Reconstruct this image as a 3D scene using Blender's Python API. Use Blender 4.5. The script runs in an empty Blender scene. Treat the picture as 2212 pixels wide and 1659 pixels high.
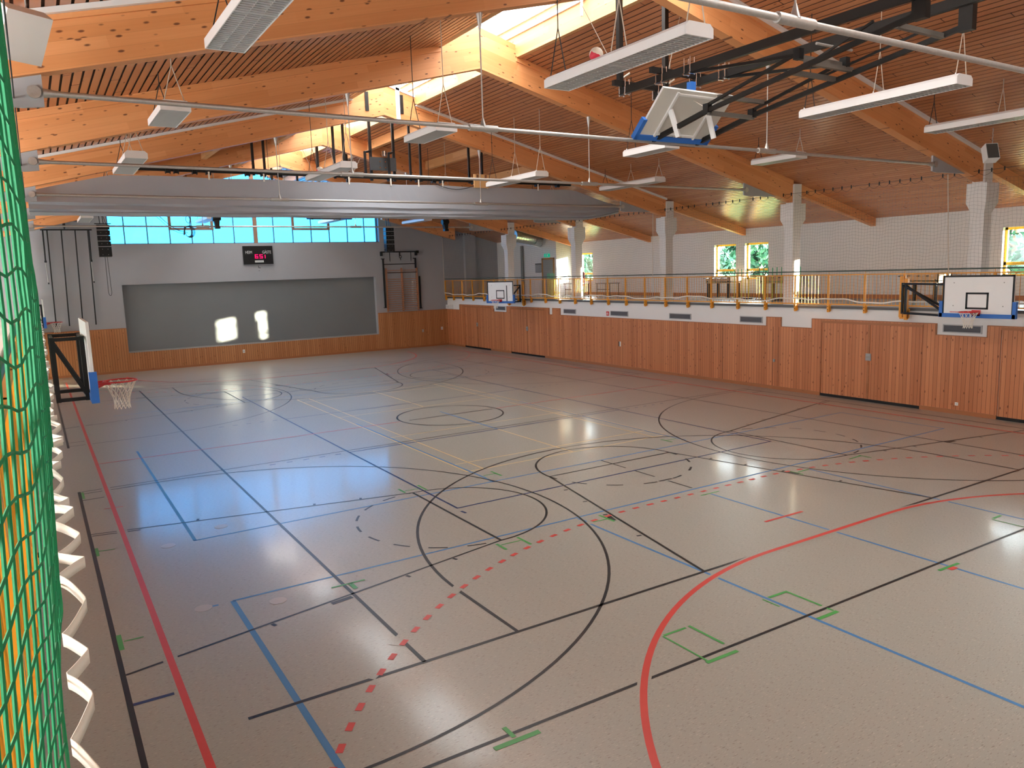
import bpy, math, random
from mathutils import Vector, Matrix
random.seed(7)
SC = bpy.context.scene
COL = SC.collection
PI = math.pi

# ------------------------------------------------------------------ camera
YAW, PITCH, ROLL, FPX = 0.5535885, 0.145909, -0.0327044, 1655.0
cam_d = bpy.data.cameras.new('camera')
cam = bpy.data.objects.new('camera', cam_d); COL.objects.link(cam)
cy, sy, cp, sp = math.cos(YAW), math.sin(YAW), math.cos(PITCH), math.sin(PITCH)
fwd = Vector((sy*cp, cy*cp, -sp)); rgt = Vector((cy, -sy, 0)); upv = rgt.cross(fwd)
cr, sr = math.cos(ROLL), math.sin(ROLL)
r2 = cr*rgt + sr*upv; u2 = -sr*rgt + cr*upv
M = Matrix((r2, u2, -fwd)).transposed().to_4x4(); M.translation = (0, 0, 4.55)
cam.matrix_world = M
cam_d.sensor_fit = 'HORIZONTAL'; cam_d.sensor_width = 36.0; cam_d.lens = FPX*36/2212
cam_d.clip_start = 0.02; cam_d.clip_end = 400
SC.camera = cam
# ------------------------------------------------------------------ world, sun, exposure
SC.view_settings.view_transform = 'Standard'; SC.view_settings.look = 'None'
SC.view_settings.gamma = 1.0; SC.view_settings.use_curve_mapping = False
SC.view_settings.exposure = 1.85
SC.cycles.use_denoising = True
SC.cycles.max_bounces = 14; SC.cycles.diffuse_bounces = 8; SC.cycles.transparent_max_bounces = 24
SC.cycles.sample_clamp_indirect = 2.0
SKY = 9.0
w = bpy.data.worlds.new('sky'); SC.world = w; w.use_nodes = True
bg = w.node_tree.nodes['Background']
bg.inputs['Color'].default_value = (0.86, 0.93, 1.0, 1); bg.inputs['Strength'].default_value = SKY
sun_d = bpy.data.lights.new('sun', 'SUN'); sun_d.energy = 38; sun_d.angle = 0.012; sun_d.color = (1.0, 0.86, 0.66)
sun = bpy.data.objects.new('sun', sun_d); COL.objects.link(sun)
sun.rotation_euler = Vector((-0.915, 1.0, -0.144)).to_track_quat('-Z', 'Y').to_euler()
sun.location = (60, -30, 20)
def portal(name, loc, direction, sx, sz):
    d = bpy.data.lights.new(name, 'AREA'); d.shape = 'RECTANGLE'; d.size = sx; d.size_y = sz
    d.cycles.is_portal = True
    o = bpy.data.objects.new(name, d); COL.objects.link(o); o.location = loc
    o.rotation_euler = Vector(direction).to_track_quat('-Z', 'Y').to_euler()
RX = 10.47                                  # ridge line
portal('skylight_portal', (RX, 20.0, 11.75), (0, 0, -1), 2.6, 46.5)
portal('far_window_portal', (10.9, 44.62, 8.4), (0, -1, 0), 14.8, 4.2)
portal('near_window_portal', (12.85, -3.42, 8.4), (0, 1, 0), 10.8, 4.2)
portal('added_low_window_portal', (4.8, -3.42, 4.5), (0, 1, 0), 4.0, 1.9)  # serves the low window added so sun reaches the left net
for yc in (12.0, 24.7, 37.2):
    portal('side_window_portal', (28.2, yc, 4.65), (-1, 0, 0), 3.6, 1.8)
    pass
WINL = [(-2.5,4.8),(6.0,11.2),(12.4,17.5),(18.8,23.8),(25.0,30.2),(31.4,36.5),(37.7,43.0)]
for a, b in WINL: portal('left_window_portal', (-7.25, (a+b)/2, 4.75), (1, 0, 0), b-a, 2.5)

# ------------------------------------------------------------------ helpers
class MB:
    def __init__(s): s.v = []; s.f = []; s.sm = []
    def add(s, vs, fs, smooth=False):
        n = len(s.v); s.v += [tuple(q) for q in vs]
        for f in fs: s.f.append([i+n for i in f]); s.sm.append(smooth)
        return s
    def box(s, x0, x1, y0, y1, z0, z1):
        return s.add([(x0,y0,z0),(x1,y0,z0),(x1,y1,z0),(x0,y1,z0),(x0,y0,z1),(x1,y0,z1),(x1,y1,z1),(x0,y1,z1)],
                     [(0,3,2,1),(4,5,6,7),(0,1,5,4),(1,2,6,5),(2,3,7,6),(3,0,4,7)])
    def obox(s, c, a, b, d):
        c, a, b, d = map(Vector, (c, a, b, d))
        vs = [c+i*a+j*b+k*d for k in (-1,1) for (i,j) in ((-1,-1),(1,-1),(1,1),(-1,1))]
        return s.add(vs, [(0,3,2,1),(4,5,6,7),(0,1,5,4),(1,2,6,5),(2,3,7,6),(3,0,4,7)])
    def bar(s, p, q, w, h, up=(0,0,1)):
        p, q, up = Vector(p), Vector(q), Vector(up)
        d = q-p; L = d.length/2; d.normalize()
        side = d.cross(up)
        if side.length < 1e-4: side = d.cross(Vector((1,0,0)))
        side.normalize(); u = side.cross(d)
        return s.obox((p+q)/2, d*L, side*(w/2), u*(h/2))
    def tube(s, p, q, r, n=8, r2=None, cap=True):
        p, q = Vector(p), Vector(q); d = (q-p).normalized()
        a = d.cross(Vector((0,0,1)) if abs(d.z) < .9 else Vector((1,0,0))).normalized(); b = d.cross(a)
        r2 = r if r2 is None else r2; vs = []
        for c, rr in ((p, r), (q, r2)):
            for i in range(n):
                t = 2*PI*i/n; vs.append(c+rr*(math.cos(t)*a+math.sin(t)*b))
        fs = [(i, (i+1)%n, n+(i+1)%n, n+i) for i in range(n)]
        s.add(vs, fs, n > 4)
        if cap: s.add(vs, [tuple(range(n-1,-1,-1)), tuple(range(n,2*n))])
        return s
    def path(s, pts, r, n=6):
        for a, b in zip(pts, pts[1:]): s.tube(a, b, r, n, cap=False)
        return s
    def prism(s, poly, vec):
        n = len(poly); vec = Vector(vec); P = [Vector(q) for q in poly]
        return s.add(P+[q+vec for q in P], [tuple(range(n-1,-1,-1)), tuple(range(n,2*n))]+[(i,(i+1)%n,n+(i+1)%n,n+i) for i in range(n)])
    def sphere(s, c, r, nu=24, nv=14):
        vs = []; fs = []
        for j in range(nv+1):
            for i in range(nu):
                a = 2*PI*i/nu; b = PI*j/nv
                vs.append((c[0]+r*math.sin(b)*math.cos(a), c[1]+r*math.sin(b)*math.sin(a), c[2]+r*math.cos(b)))
        for j in range(nv):
            for i in range(nu): fs.append((j*nu+i, (j+1)*nu+i, (j+1)*nu+(i+1)%nu, j*nu+(i+1)%nu))
        return s.add(vs, fs, True)
    def torus(s, c, R, r, nu=32, nv=8, ax=0):
        vs = []; fs = []
        for i in range(nu):
            a = 2*PI*i/nu
            for j in range(nv):
                b = 2*PI*j/nv; x = (R+r*math.cos(b))*math.cos(a); y = (R+r*math.cos(b))*math.sin(a); z = r*math.sin(b)
                q = (x, y, z) if ax == 0 else (x, z, y)
                vs.append((c[0]+q[0], c[1]+q[1], c[2]+q[2]))
        for i in range(nu):
            for j in range(nv): fs.append((i*nv+j, ((i+1)%nu)*nv+j, ((i+1)%nu)*nv+(j+1)%nv, i*nv+(j+1)%nv))
        return s.add(vs, fs, True)
    def xf(s, fn): s.v = [tuple(fn(q)) for q in s.v]; return s

def wloc(o):
    l = Vector((0,0,0))
    while o is not None: l += o.location; o = o.parent
    return l
def obj(name, mb, mat, parent=None, world=True, uv=None):
    me = bpy.data.meshes.new(name)
    off = wloc(parent) if (parent is not None and world) else Vector((0,0,0))
    me.from_pydata([(q[0]-off.x, q[1]-off.y, q[2]-off.z) for q in mb.v], [], mb.f)
    me.polygons.foreach_set('use_smooth', mb.sm)
    mats = mat if isinstance(mat, (list, tuple)) else [mat]
    for m in mats: me.materials.append(m)
    if uv:
        L = me.uv_layers.new(name='UVMap')
        for lp in me.loops: L.data[lp.index].uv = uv(mb.v[lp.vertex_index])
    me.update()
    o = bpy.data.objects.new(name, me); COL.objects.link(o)
    if parent is not None: o.parent = parent
    return o
def tag(o, label, cat, group=None):
    o['label'] = label; o['category'] = cat
    if group: o['group'] = group
    return o
def thing(name, label, cat, loc=(0,0,0), group=None, rz=0):
    o = bpy.data.objects.new(name, None); COL.objects.link(o); o.location = loc; o.rotation_euler = (0,0,rz)
    o.empty_display_size = .2
    return tag(o, label, cat, group)
def struct(name, mb, mat, parent=None, uv=None):
    o = obj(name, mb, mat, parent, uv=uv)
    o['kind'] = 'structure'
    return o
def copy_tree(o, loc, label=None, rz=None, group=None):
    def rec(src, par):
        c = src.copy(); COL.objects.link(c)
        if par is not None: c.parent = par
        for ch in list(kids.get(src, [])): rec(ch, c)
        return c
    kids = {}
    for x in list(COL.objects):
        if x.parent: kids.setdefault(x.parent, []).append(x)
    c = rec(o, None); c.location = loc
    if rz is not None: c.rotation_euler = (0,0,rz)
    if label: c['label'] = label
    if group: c['group'] = group
    return c

# ------------------------------------------------------------------ materials
def nodes(name):
    m = bpy.data.materials.new(name); m.use_nodes = True
    nt = m.node_tree; return m, nt, nt.nodes['Principled BSDF']
def N(nt, t, **k):
    n = nt.nodes.new(t)
    for a, b in k.items():
        if a == 'inp':
            for i, v in b.items(): n.inputs[i].default_value = v
        else: setattr(n, a, b)
    return n
def math_(nt, op, a, b=None, c=None):
    n = nt.nodes.new('ShaderNodeMath'); n.operation = op
    for i, x in enumerate((a, b, c)):
        if x is None: continue
        if isinstance(x, (int, float)): n.inputs[i].default_value = x
        else: nt.links.new(x, n.inputs[i])
    return n.outputs[0]
def mix(nt, fac, a, b, mode='MIX'):
    n = nt.nodes.new('ShaderNodeMix'); n.data_type = 'RGBA'; n.blend_type = mode; n.clamp_factor = True
    for i, x in ((0, fac), (6, a), (7, b)):
        if isinstance(x, (int, float)): n.inputs[i].default_value = x
        elif isinstance(x, (tuple, list)): n.inputs[i].default_value = tuple(x)+((1,) if len(x) == 3 else ())
        else: nt.links.new(x, n.inputs[i])
    return n.outputs[2]
def simple(name, col, rough=.5, metal=0, spec=.5, var=.06, scale=6, emit=None):
    m, nt, b = nodes(name)
    g = N(nt, 'ShaderNodeNewGeometry'); no = N(nt, 'ShaderNodeTexNoise', inp={'Scale': scale, 'Detail': 3})
    nt.links.new(g.outputs['Position'], no.inputs['Vector'])
    c2 = tuple(min(1, x*(1+var)) for x in col); c1 = tuple(x*(1-var) for x in col)
    nt.links.new(mix(nt, no.outputs[0], c1, c2), b.inputs['Base Color'])
    b.inputs['Roughness'].default_value = rough; b.inputs['Metallic'].default_value = metal
    b.inputs['Specular IOR Level'].default_value = spec
    if emit:
        b.inputs['Emission Color'].default_value = emit[0]+(1,); b.inputs['Emission Strength'].default_value = emit[1]
    return m
def xyz(nt, uv=False):
    s = N(nt, 'ShaderNodeSeparateXYZ')
    if uv: nt.links.new(N(nt, 'ShaderNodeTexCoord').outputs['UV'], s.inputs[0])
    else: nt.links.new(N(nt, 'ShaderNodeNewGeometry').outputs['Position'], s.inputs[0])
    return s.outputs
def comb(nt, x, y, z):
    n = N(nt, 'ShaderNodeCombineXYZ')
    for i, q in enumerate((x, y, z)):
        if isinstance(q, (int, float)): n.inputs[i].default_value = q
        else: nt.links.new(q, n.inputs[i])
    return n.outputs[0]
def wood(name, light, dark, knot, along, across, third, plank, groove=.0, kn=.16, rough=.45, uv=False, joint=0, knsc=(2.2, 9.0), groove_col=(.03,.012,.006), contrast=.5, rndw=.55):
    """along/across/third pick which of x, y, z runs along the grain, across the boards and through them"""
    m, nt, b = nodes(name); X = xyz(nt, uv); L = nt.links
    a, c = X[along], X[across]
    idx = math_(nt, 'FLOOR', math_(nt, 'DIVIDE', c, plank))
    wn = N(nt, 'ShaderNodeTexWhiteNoise', noise_dimensions='1D'); L.new(idx, wn.inputs['W'])
    if joint:
        row = math_(nt, 'FLOOR', math_(nt, 'ADD', math_(nt, 'DIVIDE', a, joint), math_(nt, 'MULTIPLY', wn.outputs[0], 7.3)))
        wn2 = N(nt, 'ShaderNodeTexWhiteNoise', noise_dimensions='2D'); L.new(comb(nt, idx, row, 0), wn2.inputs['Vector'])
        rnd = wn2.outputs[0]
    else: rnd = wn.outputs[0]
    off = math_(nt, 'MULTIPLY', wn.outputs[0], 37.0)
    no = N(nt, 'ShaderNodeTexNoise', inp={'Scale': 1.0, 'Detail': 4.0, 'Roughness': .6})
    L.new(comb(nt, math_(nt, 'ADD', math_(nt, 'MULTIPLY', a, .9), off), math_(nt, 'MULTIPLY', c, 26.0), math_(nt, 'MULTIPLY', X[third], 9.0)), no.inputs['Vector'])
    f = math_(nt, 'ADD', math_(nt, 'MULTIPLY', no.outputs[0], contrast), math_(nt, 'MULTIPLY', rnd, rndw))
    f = math_(nt, 'SUBTRACT', f, contrast*.5-.22)
    col = mix(nt, f, dark, light)
    vo = N(nt, 'ShaderNodeTexVoronoi', inp={'Scale': 1.0, 'Randomness': 1.0})
    L.new(comb(nt, math_(nt, 'ADD', math_(nt, 'MULTIPLY', a, knsc[0]), off), math_(nt, 'MULTIPLY', c, knsc[1]), 0), vo.inputs['Vector'])
    k = N(nt, 'ShaderNodeMapRange', inp={'From Min': kn*.55, 'From Max': kn, 'To Min': 1.0, 'To Max': 0.0}); L.new(vo.outputs['Distance'], k.inputs['Value'])
    col = mix(nt, math_(nt, 'MULTIPLY', k.outputs[0], .85), col, knot)
    if groove:
        fr = math_(nt, 'FRACT', math_(nt, 'DIVIDE', c, plank))
        g = math_(nt, 'LESS_THAN', fr, groove)
        col = mix(nt, g, col, groove_col)
    L.new(col, b.inputs['Base Color']); b.inputs['Roughness'].default_value = rough
    b.inputs['Specular IOR Level'].default_value = .4
    return m

BEAM = wood('glulam', (.80, .37, .155), (.60, .23, .072), (.09, .022, .008), 0, 1, 2, .155, groove=.012, groove_col=(.40,.17,.06), kn=.17, uv=True, joint=2.6, knsc=(3.2, 8.5), rough=.5)
PANEL_R = wood('panel_wood_side', (.60, .235, .10), (.42, .14, .052), (.10, .02, .008), 2, 1, 0, .118, groove=.07, kn=.16, rough=.42, knsc=(3.4, 9.0), groove_col=(.09,.025,.01), rndw=.85)
PANEL_E = wood('panel_wood_end', (.55, .25, .10), (.40, .15, .055), (.09, .03, .01), 2, 0, 1, .118, groove=.10, kn=.13, rough=.42, knsc=(2.4, 9.0), groove_col=(.09,.03,.012))
CEIL = wood('ceiling_slat_wood', (.55, .235, .11), (.42, .16, .07), (.07, .02, .01), 1, 0, 2, .165, kn=.08, rough=.27, joint=4.2, knsc=(1.2, 6.0), contrast=.3)
SKIRT_Y = wood('skirting_wood', (.42, .17, .07), (.32, .11, .04), (.12, .04, .015), 1, 2, 0, .3, kn=.1, rough=.4)
SKIRT_X = wood('skirting_wood_end', (.42, .17, .07), (.32, .11, .04), (.12, .04, .015), 0, 2, 1, .3, kn=.1, rough=.4)
WHITEWOOD = wood('trimmer_wood', (.74, .42, .20), (.58, .28, .10), (.13, .038, .012), 1, 2, 0, .16, groove=.012, groove_col=(.4,.2,.09), kn=.14, rough=.5, joint=2.2, knsc=(2.4, 7.0))
BARWOOD = simple('wall_bar_wood', (.42, .19, .10), .4)
TABLEWOOD = simple('table_wood', (.50, .33, .19), .45, var=.12, scale=20)
WHITE = simple('white_wall', (.78, .765, .745), .85, var=.02, scale=2, spec=.2)
WALL_E = simple('shaded_end_wall', (.355, .352, .365), .85, var=.02, scale=2, spec=.2)  # white wall with its shade put into a greyer base colour
COLW = simple('white_column', (.74, .72, .70), .8, var=.02, spec=.2)
WPAINT = simple('white_paint', (.80, .79, .77), .45, var=.02)
LAMPW = simple('lamp_white', (.80, .79, .78), .4, var=.02)
LOUV = simple('lamp_louvre', (.55, .55, .53), .35, metal=.3, var=.04)
LOUVD = simple('lamp_inside', (.10, .095, .085), .5)
BLACK = simple('black_paint', (.009, .0085, .0085), .45, var=.2, spec=.3)
DARKSTEEL = simple('dark_brown_steel', (.010, .0075, .006), .45, var=.2, spec=.3)
GREYSTEEL = simple('grey_steel', (.36, .35, .33), .5, metal=.4)
BARSTEEL = simple('brown_grey_bar', (.105, .09, .075), .45)
GALV = simple('galvanised_steel', (.52, .50, .47), .42, metal=.75, var=.15, scale=30)
DUCTM = simple('duct_steel', (.58, .57, .54), .3, metal=.9, var=.1, scale=20)
CHROME = simple('chrome', (.75, .75, .75), .2, metal=1)
GUSSET = simple('gusset_grey', (.34, .34, .35), .5)
GREYCURT = simple('divider_fabric', (.36, .372, .405), .7, var=.05, scale=1.2, spec=.3)
STAGE = simple('stage_shutter', (.175, .185, .19), .38, var=.05, scale=1.0, spec=.5)
RED = simple('rim_red', (.62, .03, .03), .4)
BLUEPAD = simple('blue_padding', (.02, .14, .50), .45)
BOARDW = simple('board_white', (.80, .79, .77), .4, var=.02)
BOARDB = simple('board_back', (.62, .60, .54), .5, var=.03)
NETW = simple('hoop_net', (.85, .80, .70), .8)
YEL = simple('railing_orange', (.74, .30, .012), .38, var=.05)
HANDR = simple('handrail_green', (.05, .09, .075), .4)
WINY = simple('window_yellow', (.90, .50, .02), .4)
GNET = simple('net_green', (.0, .235, .085), .7, var=.15)
RNET = simple('net_cord_dark', (.10, .12, .11), .8)
BAND = simple('net_band_white', (.82, .78, .68), .85, var=.04)
GRILLE = simple('vent_grille', (.16, .16, .175), .5)
GRFRAME = simple('vent_frame', (.45, .45, .45), .5)
EDGE = simple('slab_edge', (.10, .10, .10), .5)
ROPE = simple('cable_black', (.02, .02, .02), .6)
ROPEW = simple('cable_beige', (.55, .47, .38), .6)
STGREEN = simple('pole_green', (.05, .42, .19), .45)
STYEL = simple('pole_yellow', (.85, .75, .10), .45)
DOORG = simple('door_grey', (.30, .30, .28), .5)
PAPER = simple('paper', (.75, .75, .74), .8)
MULL = simple('window_bar_steel', (.12, .20, .30), .4, metal=.2)
SOCK = simple('socket_white', (.8, .79, .75), .4)
EXITG = simple('exit_green', (.0, .30, .17), .5, emit=((0, .35, .2), .25))
LEDR = simple('led_red', (.8, .0, .12), .5, emit=((1, .0, .10), .45))
SCORET = simple('score_text', (.62, .62, .6), .6)
BLUEP = simple('pulley_blue', (.03, .15, .5), .4)
TRUNK = simple('bark', (.10, .06, .035), .9)
ASPHALT = simple('outdoor_ground', (.10, .16, .05), .9)
STEELBLUE = simple('rail_white', (.75, .78, .82), .4)
L_RED = simple('line_red', (.62, .07, .055), .35, spec=.35, var=.05)
L_BLK = simple('line_black', (.022, .021, .022), .35, spec=.35, var=.1)
L_BLU = simple('line_blue', (.075, .215, .43), .35, spec=.35, var=.05)
L_DBL = simple('line_dark_blue', (.02, .04, .13), .35, spec=.35, var=.05)
L_YEL = simple('line_yellow', (.72, .52, .22), .35, spec=.35, var=.05)
L_GRN = simple('line_green', (.07, .33, .075), .4, var=.1)

def floor_mat():
    m, nt, b = nodes('linoleum'); L = nt.links; g = N(nt, 'ShaderNodeNewGeometry')
    X = xyz(nt)
    n1 = N(nt, 'ShaderNodeTexNoise', inp={'Scale': .35, 'Detail': 2}); L.new(g.outputs['Position'], n1.inputs['Vector'])
    base = mix(nt, n1.outputs[0], (.362, .335, .282), (.392, .363, .305))
    st = comb(nt, math_(nt, 'MULTIPLY', X[0], 17.0), math_(nt, 'MULTIPLY', X[1], 90.0), 0)
    n2 = N(nt, 'ShaderNodeTexNoise', inp={'Scale': 1.0, 'Detail': 1, 'Roughness': .4}); L.new(st, n2.inputs['Vector'])
    d = N(nt, 'ShaderNodeMapRange', inp={'From Min': .655, 'From Max': .70}); L.new(n2.outputs[0], d.inputs['Value'])
    l = N(nt, 'ShaderNodeMapRange', inp={'From Min': .345, 'From Max': .30}); L.new(n2.outputs[0], l.inputs['Value'])
    c = mix(nt, math_(nt, 'MULTIPLY', d.outputs[0], .62), base, (.17, .12, .08))
    c = mix(nt, math_(nt, 'MULTIPLY', l.outputs[0], .5), c, (.62, .54, .44))
    L.new(c, b.inputs['Base Color'])
    b.inputs['Roughness'].default_value = .35
    b.inputs['Specular IOR Level'].default_value = .45
    b.inputs['Coat Weight'].default_value = .35; b.inputs['Coat Roughness'].default_value = .11; b.inputs['Coat IOR'].default_value = 1.45
    return m
FLOOR = floor_mat()
def glass(name, tint, gloss=.06):
    m, nt, b = nodes(name); nt.nodes.remove(b)
    t = N(nt, 'ShaderNodeBsdfTransparent'); t.inputs[0].default_value = tuple(q**.5 for q in tint)+(1,)   # a pane is a slab: light passes two faces
    g = N(nt, 'ShaderNodeBsdfGlossy'); g.inputs['Roughness'].default_value = .05
    mx = N(nt, 'ShaderNodeMixShader'); mx.inputs[0].default_value = gloss
    nt.links.new(t.outputs[0], mx.inputs[1]); nt.links.new(g.outputs[0], mx.inputs[2])
    nt.links.new(mx.outputs[0], nt.nodes['Material Output'].inputs[0]); return m
_k = 1/(SKY*2**1.85)
PANE_FAR = glass('sky_tint_pane', (.29*_k/.86, 2.7*_k/.93, 6.6*_k), .02)  # pane tint carries the colour and level of the blue sky behind it
PANE = glass('clear_pane', (.80, .88, .85), .04)
PANE_NEAR = glass('tinted_near_pane', (.12, .112, .10), .03)
PANE_LEFT = glass('left_pane', (.80, .78, .74), .03)
PANE_SKY = glass('skylight_pane', (.34, .335, .32), .03)
def ball_mat():
    m, nt, b = nodes('volleyball_panels'); L = nt.links
    tc = N(nt, 'ShaderNodeTexCoord'); v = N(nt, 'ShaderNodeTexVoronoi', inp={'Scale': 6.5}); L.new(tc.outputs['Object'], v.inputs['Vector'])
    s = N(nt, 'ShaderNodeSeparateColor'); L.new(v.outputs['Color'], s.inputs[0])
    cr_ = N(nt, 'ShaderNodeValToRGB'); cr_.color_ramp.interpolation = 'CONSTANT'
    e = cr_.color_ramp.elements; e[0].position = 0; e[0].color = (.70, .62, .50, 1); e[1].position = .45; e[1].color = (.0, .20, .10, 1)
    x = e.new(.72); x.color = (.60, .02, .05, 1)
    L.new(s.outputs[0], cr_.inputs[0]); L.new(cr_.outputs[0], b.inputs['Base Color']); b.inputs['Roughness'].default_value = .5
    return m
BALL = ball_mat()
def leaf_mat(name, a, c):
    m, nt, b = nodes(name); L = nt.links; g = N(nt, 'ShaderNodeNewGeometry')
    wn = N(nt, 'ShaderNodeTexNoise', inp={'Scale': 1.1, 'Detail': 4}); L.new(g.outputs['Position'], wn.inputs['Vector'])
    r = N(nt, 'ShaderNodeMapRange', inp={'From Min': .35, 'From Max': .65}); L.new(wn.outputs[0], r.inputs['Value'])
    L.new(mix(nt, r.outputs[0], a, c), b.inputs['Base Color']); b.inputs['Roughness'].default_value = .6
    return m
LEAF = leaf_mat('leaves', (.002, .030, .017), (.014, .085, .040))

# ------------------------------------------------------------------ hall geometry
YN, YF, XL, XR = -3.0, 44.2, -0.45, 22.6
GZ = 3.05                                    # gallery floor
def zc(x): return 7.34+.2515*(22.95-(RX+abs(x-RX)))        # underside of ceiling
def zb(x): return 6.60+.254*(22.95-(RX+abs(x-RX)))         # underside of beams
XW, XLW = 27.8, -6.86                       # outer side walls of the two galleries
FRAMES = [-0.9, 5.42, 11.78, 18.13, 24.48, 30.78, 37.08, 43.35]
BT = .12                                     # half beam thickness

# floor
fl = MB(); fl.add([(XL-.2,YN,0),(XR+.1,YN,0),(XR+.1,YF+.1,0),(XL-.2,YF+.1,0)], [(0,1,2,3)])
floor = struct('floor', fl, FLOOR)
# ---- court markings: one flat painted marking set per colour
def strip(mb, pts, w, z, close=False):
    P = [Vector((p[0], p[1], 0)) for p in pts]; n = len(P)
    if close: P.append(P[0]); n += 1
    L = []; R = []
    for i in range(n):
        a = P[max(i-1,0)]; b = P[min(i+1,n-1)]
        if close and (i == 0 or i == n-1): a, b = P[-2], P[1]
        d = (b-a).normalized(); nrm = Vector((-d.y, d.x, 0))
        L.append(P[i]+nrm*w/2); R.append(P[i]-nrm*w/2)
    vs = [(q.x,q.y,z) for q in L]+[(q.x,q.y,z) for q in R]
    mb.add(vs, [(n+i, n+i+1, i+1, i) for i in range(n-1)])
def arc(cx, cy, r, a0, a1, n=40):
    return [(cx+r*math.cos(math.radians(a0+(a1-a0)*i/n)), cy+r*math.sin(math.radians(a0+(a1-a0)*i/n))) for i in range(n+1)]
def dashed(mb, pts, w, z, on, off, start=0.0):
    acc = start; cur = []
    for a, b in zip(pts, pts[1:]):
        a = Vector(a); b = Vector(b); L = (b-a).length; k = max(1, int(L/.02))
        for i in range(k):
            q = a+(b-a)*(i/k); ph = acc % (on+off)
            if ph < on: cur.append((q.x, q.y))
            elif cur:
                if len(cur) > 1: strip(mb, cur, w, z)
                cur = []
            acc += L/k
    if len(cur) > 1: strip(mb, cur, w, z)
CX, CYM = 11.17, 21.95
def mir(pts): return [(x, 2*CYM-y) for x, y in pts]
def mirx(pts): return [(2*CX-x, y) for x, y in pts]
blk, red, blu, dbl, yel, grn, gap = MB(), MB(), MB(), MB(), MB(), MB(), MB()
W = .052
ZY, ZU, ZD, ZB, ZG, ZR, ZN = .0012, .0016, .0020, .0024, .0030, .0034, .0038
# yellow badminton court
for x in (8.13, 8.57, 13.87, 14.29): strip(yel, [(x,15.25),(x,28.65)], .04, ZY)
for y in (15.25, 16.03, 19.93, 23.98, 27.87, 28.65): strip(yel, [(8.11,y),(14.31,y)], .04, ZY)
strip(yel, [(CX,15.25),(CX,19.93)], .04, ZY); strip(yel, [(CX,23.98),(CX,28.65)], .04, ZY)
# light blue
for y in (11.05, 14.15): strip(blu, [(2.0,y),(20.42,y)], W, ZU)
for y in (29.75, 32.85): strip(blu, [(2.0,y),(20.42,y)], W, ZU)
strip(blu, [(2.0,11.05),(2.0,6.0)], .075, ZU); strip(blu, [(2.02,14.15),(2.02,22.95)], .06, ZU)
for x in (8.12, 11.16, 14.22): strip(blu, [(x,10.6),(x,2.0)], W, ZU)
strip(blu, [(20.42,14.15),(20.42,11.05)], W, ZU)
strip(blu, [(8.19,14.5),(8.19,22.6)], W, ZU); strip(blu, [(14.24,14.4),(14.24,22.6)], W, ZU); strip(blu, [(CX,18.95),(CX,22.7)], .06, ZU)
strip(blu, [(1.62,11.04),(1.80,11.03)], .05, ZU); strip(blu, [(8.14,11.0),(8.14,10.75)], .06, ZU); strip(blu, [(8.17,14.1),(8.17,14.5)], .06, ZU)
# dark blue volleyball
for x in (6.64, 15.77): strip(dbl, [(x,12.93),(x,30.97)], W, ZD)
for y in (12.93, 18.95, 24.95, 30.97): strip(dbl, [(6.62,y),(15.79,y)], W, ZD)
strip(dbl, [(6.61,12.72),(6.63,12.55)], .06, ZD); strip(dbl, [(0.45,8.86),(0.93,8.85)], .06, ZD)
for y in (18.92, 24.98):
    for i in range(5):
        strip(dbl, [(6.25-.42*i,y),(6.40-.42*i,y)], .05, ZD); strip(dbl, [(16.02+.37*i,y),(16.15+.37*i,y)], .05, ZD)
# black: main basketball court
for x in (3.51, 18.92): strip(blk, [(x,7.85),(x,36.05)], W, ZB)
strip(blk, [(1.47,7.85),(19.6,7.85)], .055, ZB); strip(blk, [(2.5,36.05),(19.6,36.05)], W, ZB)
strip(blk, arc(CX,CYM,1.72,0,360,72)[:-1], .055, ZB, True); strip(blk, [(9.72,CYM),(12.75,CYM)], .06, ZB+.001)
three = [(4.82,7.87)]+arc(CX,9.43,6.36,180,0,72)+[(17.53,7.87)]
laneL = [(8.14,7.87),(9.37,13.70)]; laneR = [(14.22,7.87),(12.97,13.70)]
for T in (lambda p: p, mir):
    strip(blk, T(three), W, ZB); strip(blk, T(laneL), W, ZB); strip(blk, T(laneR), W, ZB); strip(blk, T([(9.37,13.7),(12.97,13.7)]), W, ZB)
    strip(blk, T(arc(CX,13.7,1.8,0,180,40)), W, ZB); dashed(blk, T(arc(CX,13.7,1.8,180,360,60)), W, ZB, .36, .42, .1)
    for (x, y, s) in ((9.04,12.64,-1),(8.86,11.75,-1),(8.66,10.87,-1),(8.40,9.63,-1)):
        strip(blk, T([(x-.04,y),(x+.05,y-.02)]), .05, ZB); strip(blk, T([(2*CX-x-.05,y-.02),(2*CX-x+.04,y)]), .05, ZB)
    strip(blk, T([(8.66,10.77),(8.58,10.50)]), .10, ZB); strip(blk, T([(13.68,10.77),(13.76,10.50)]), .10, ZB)
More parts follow.
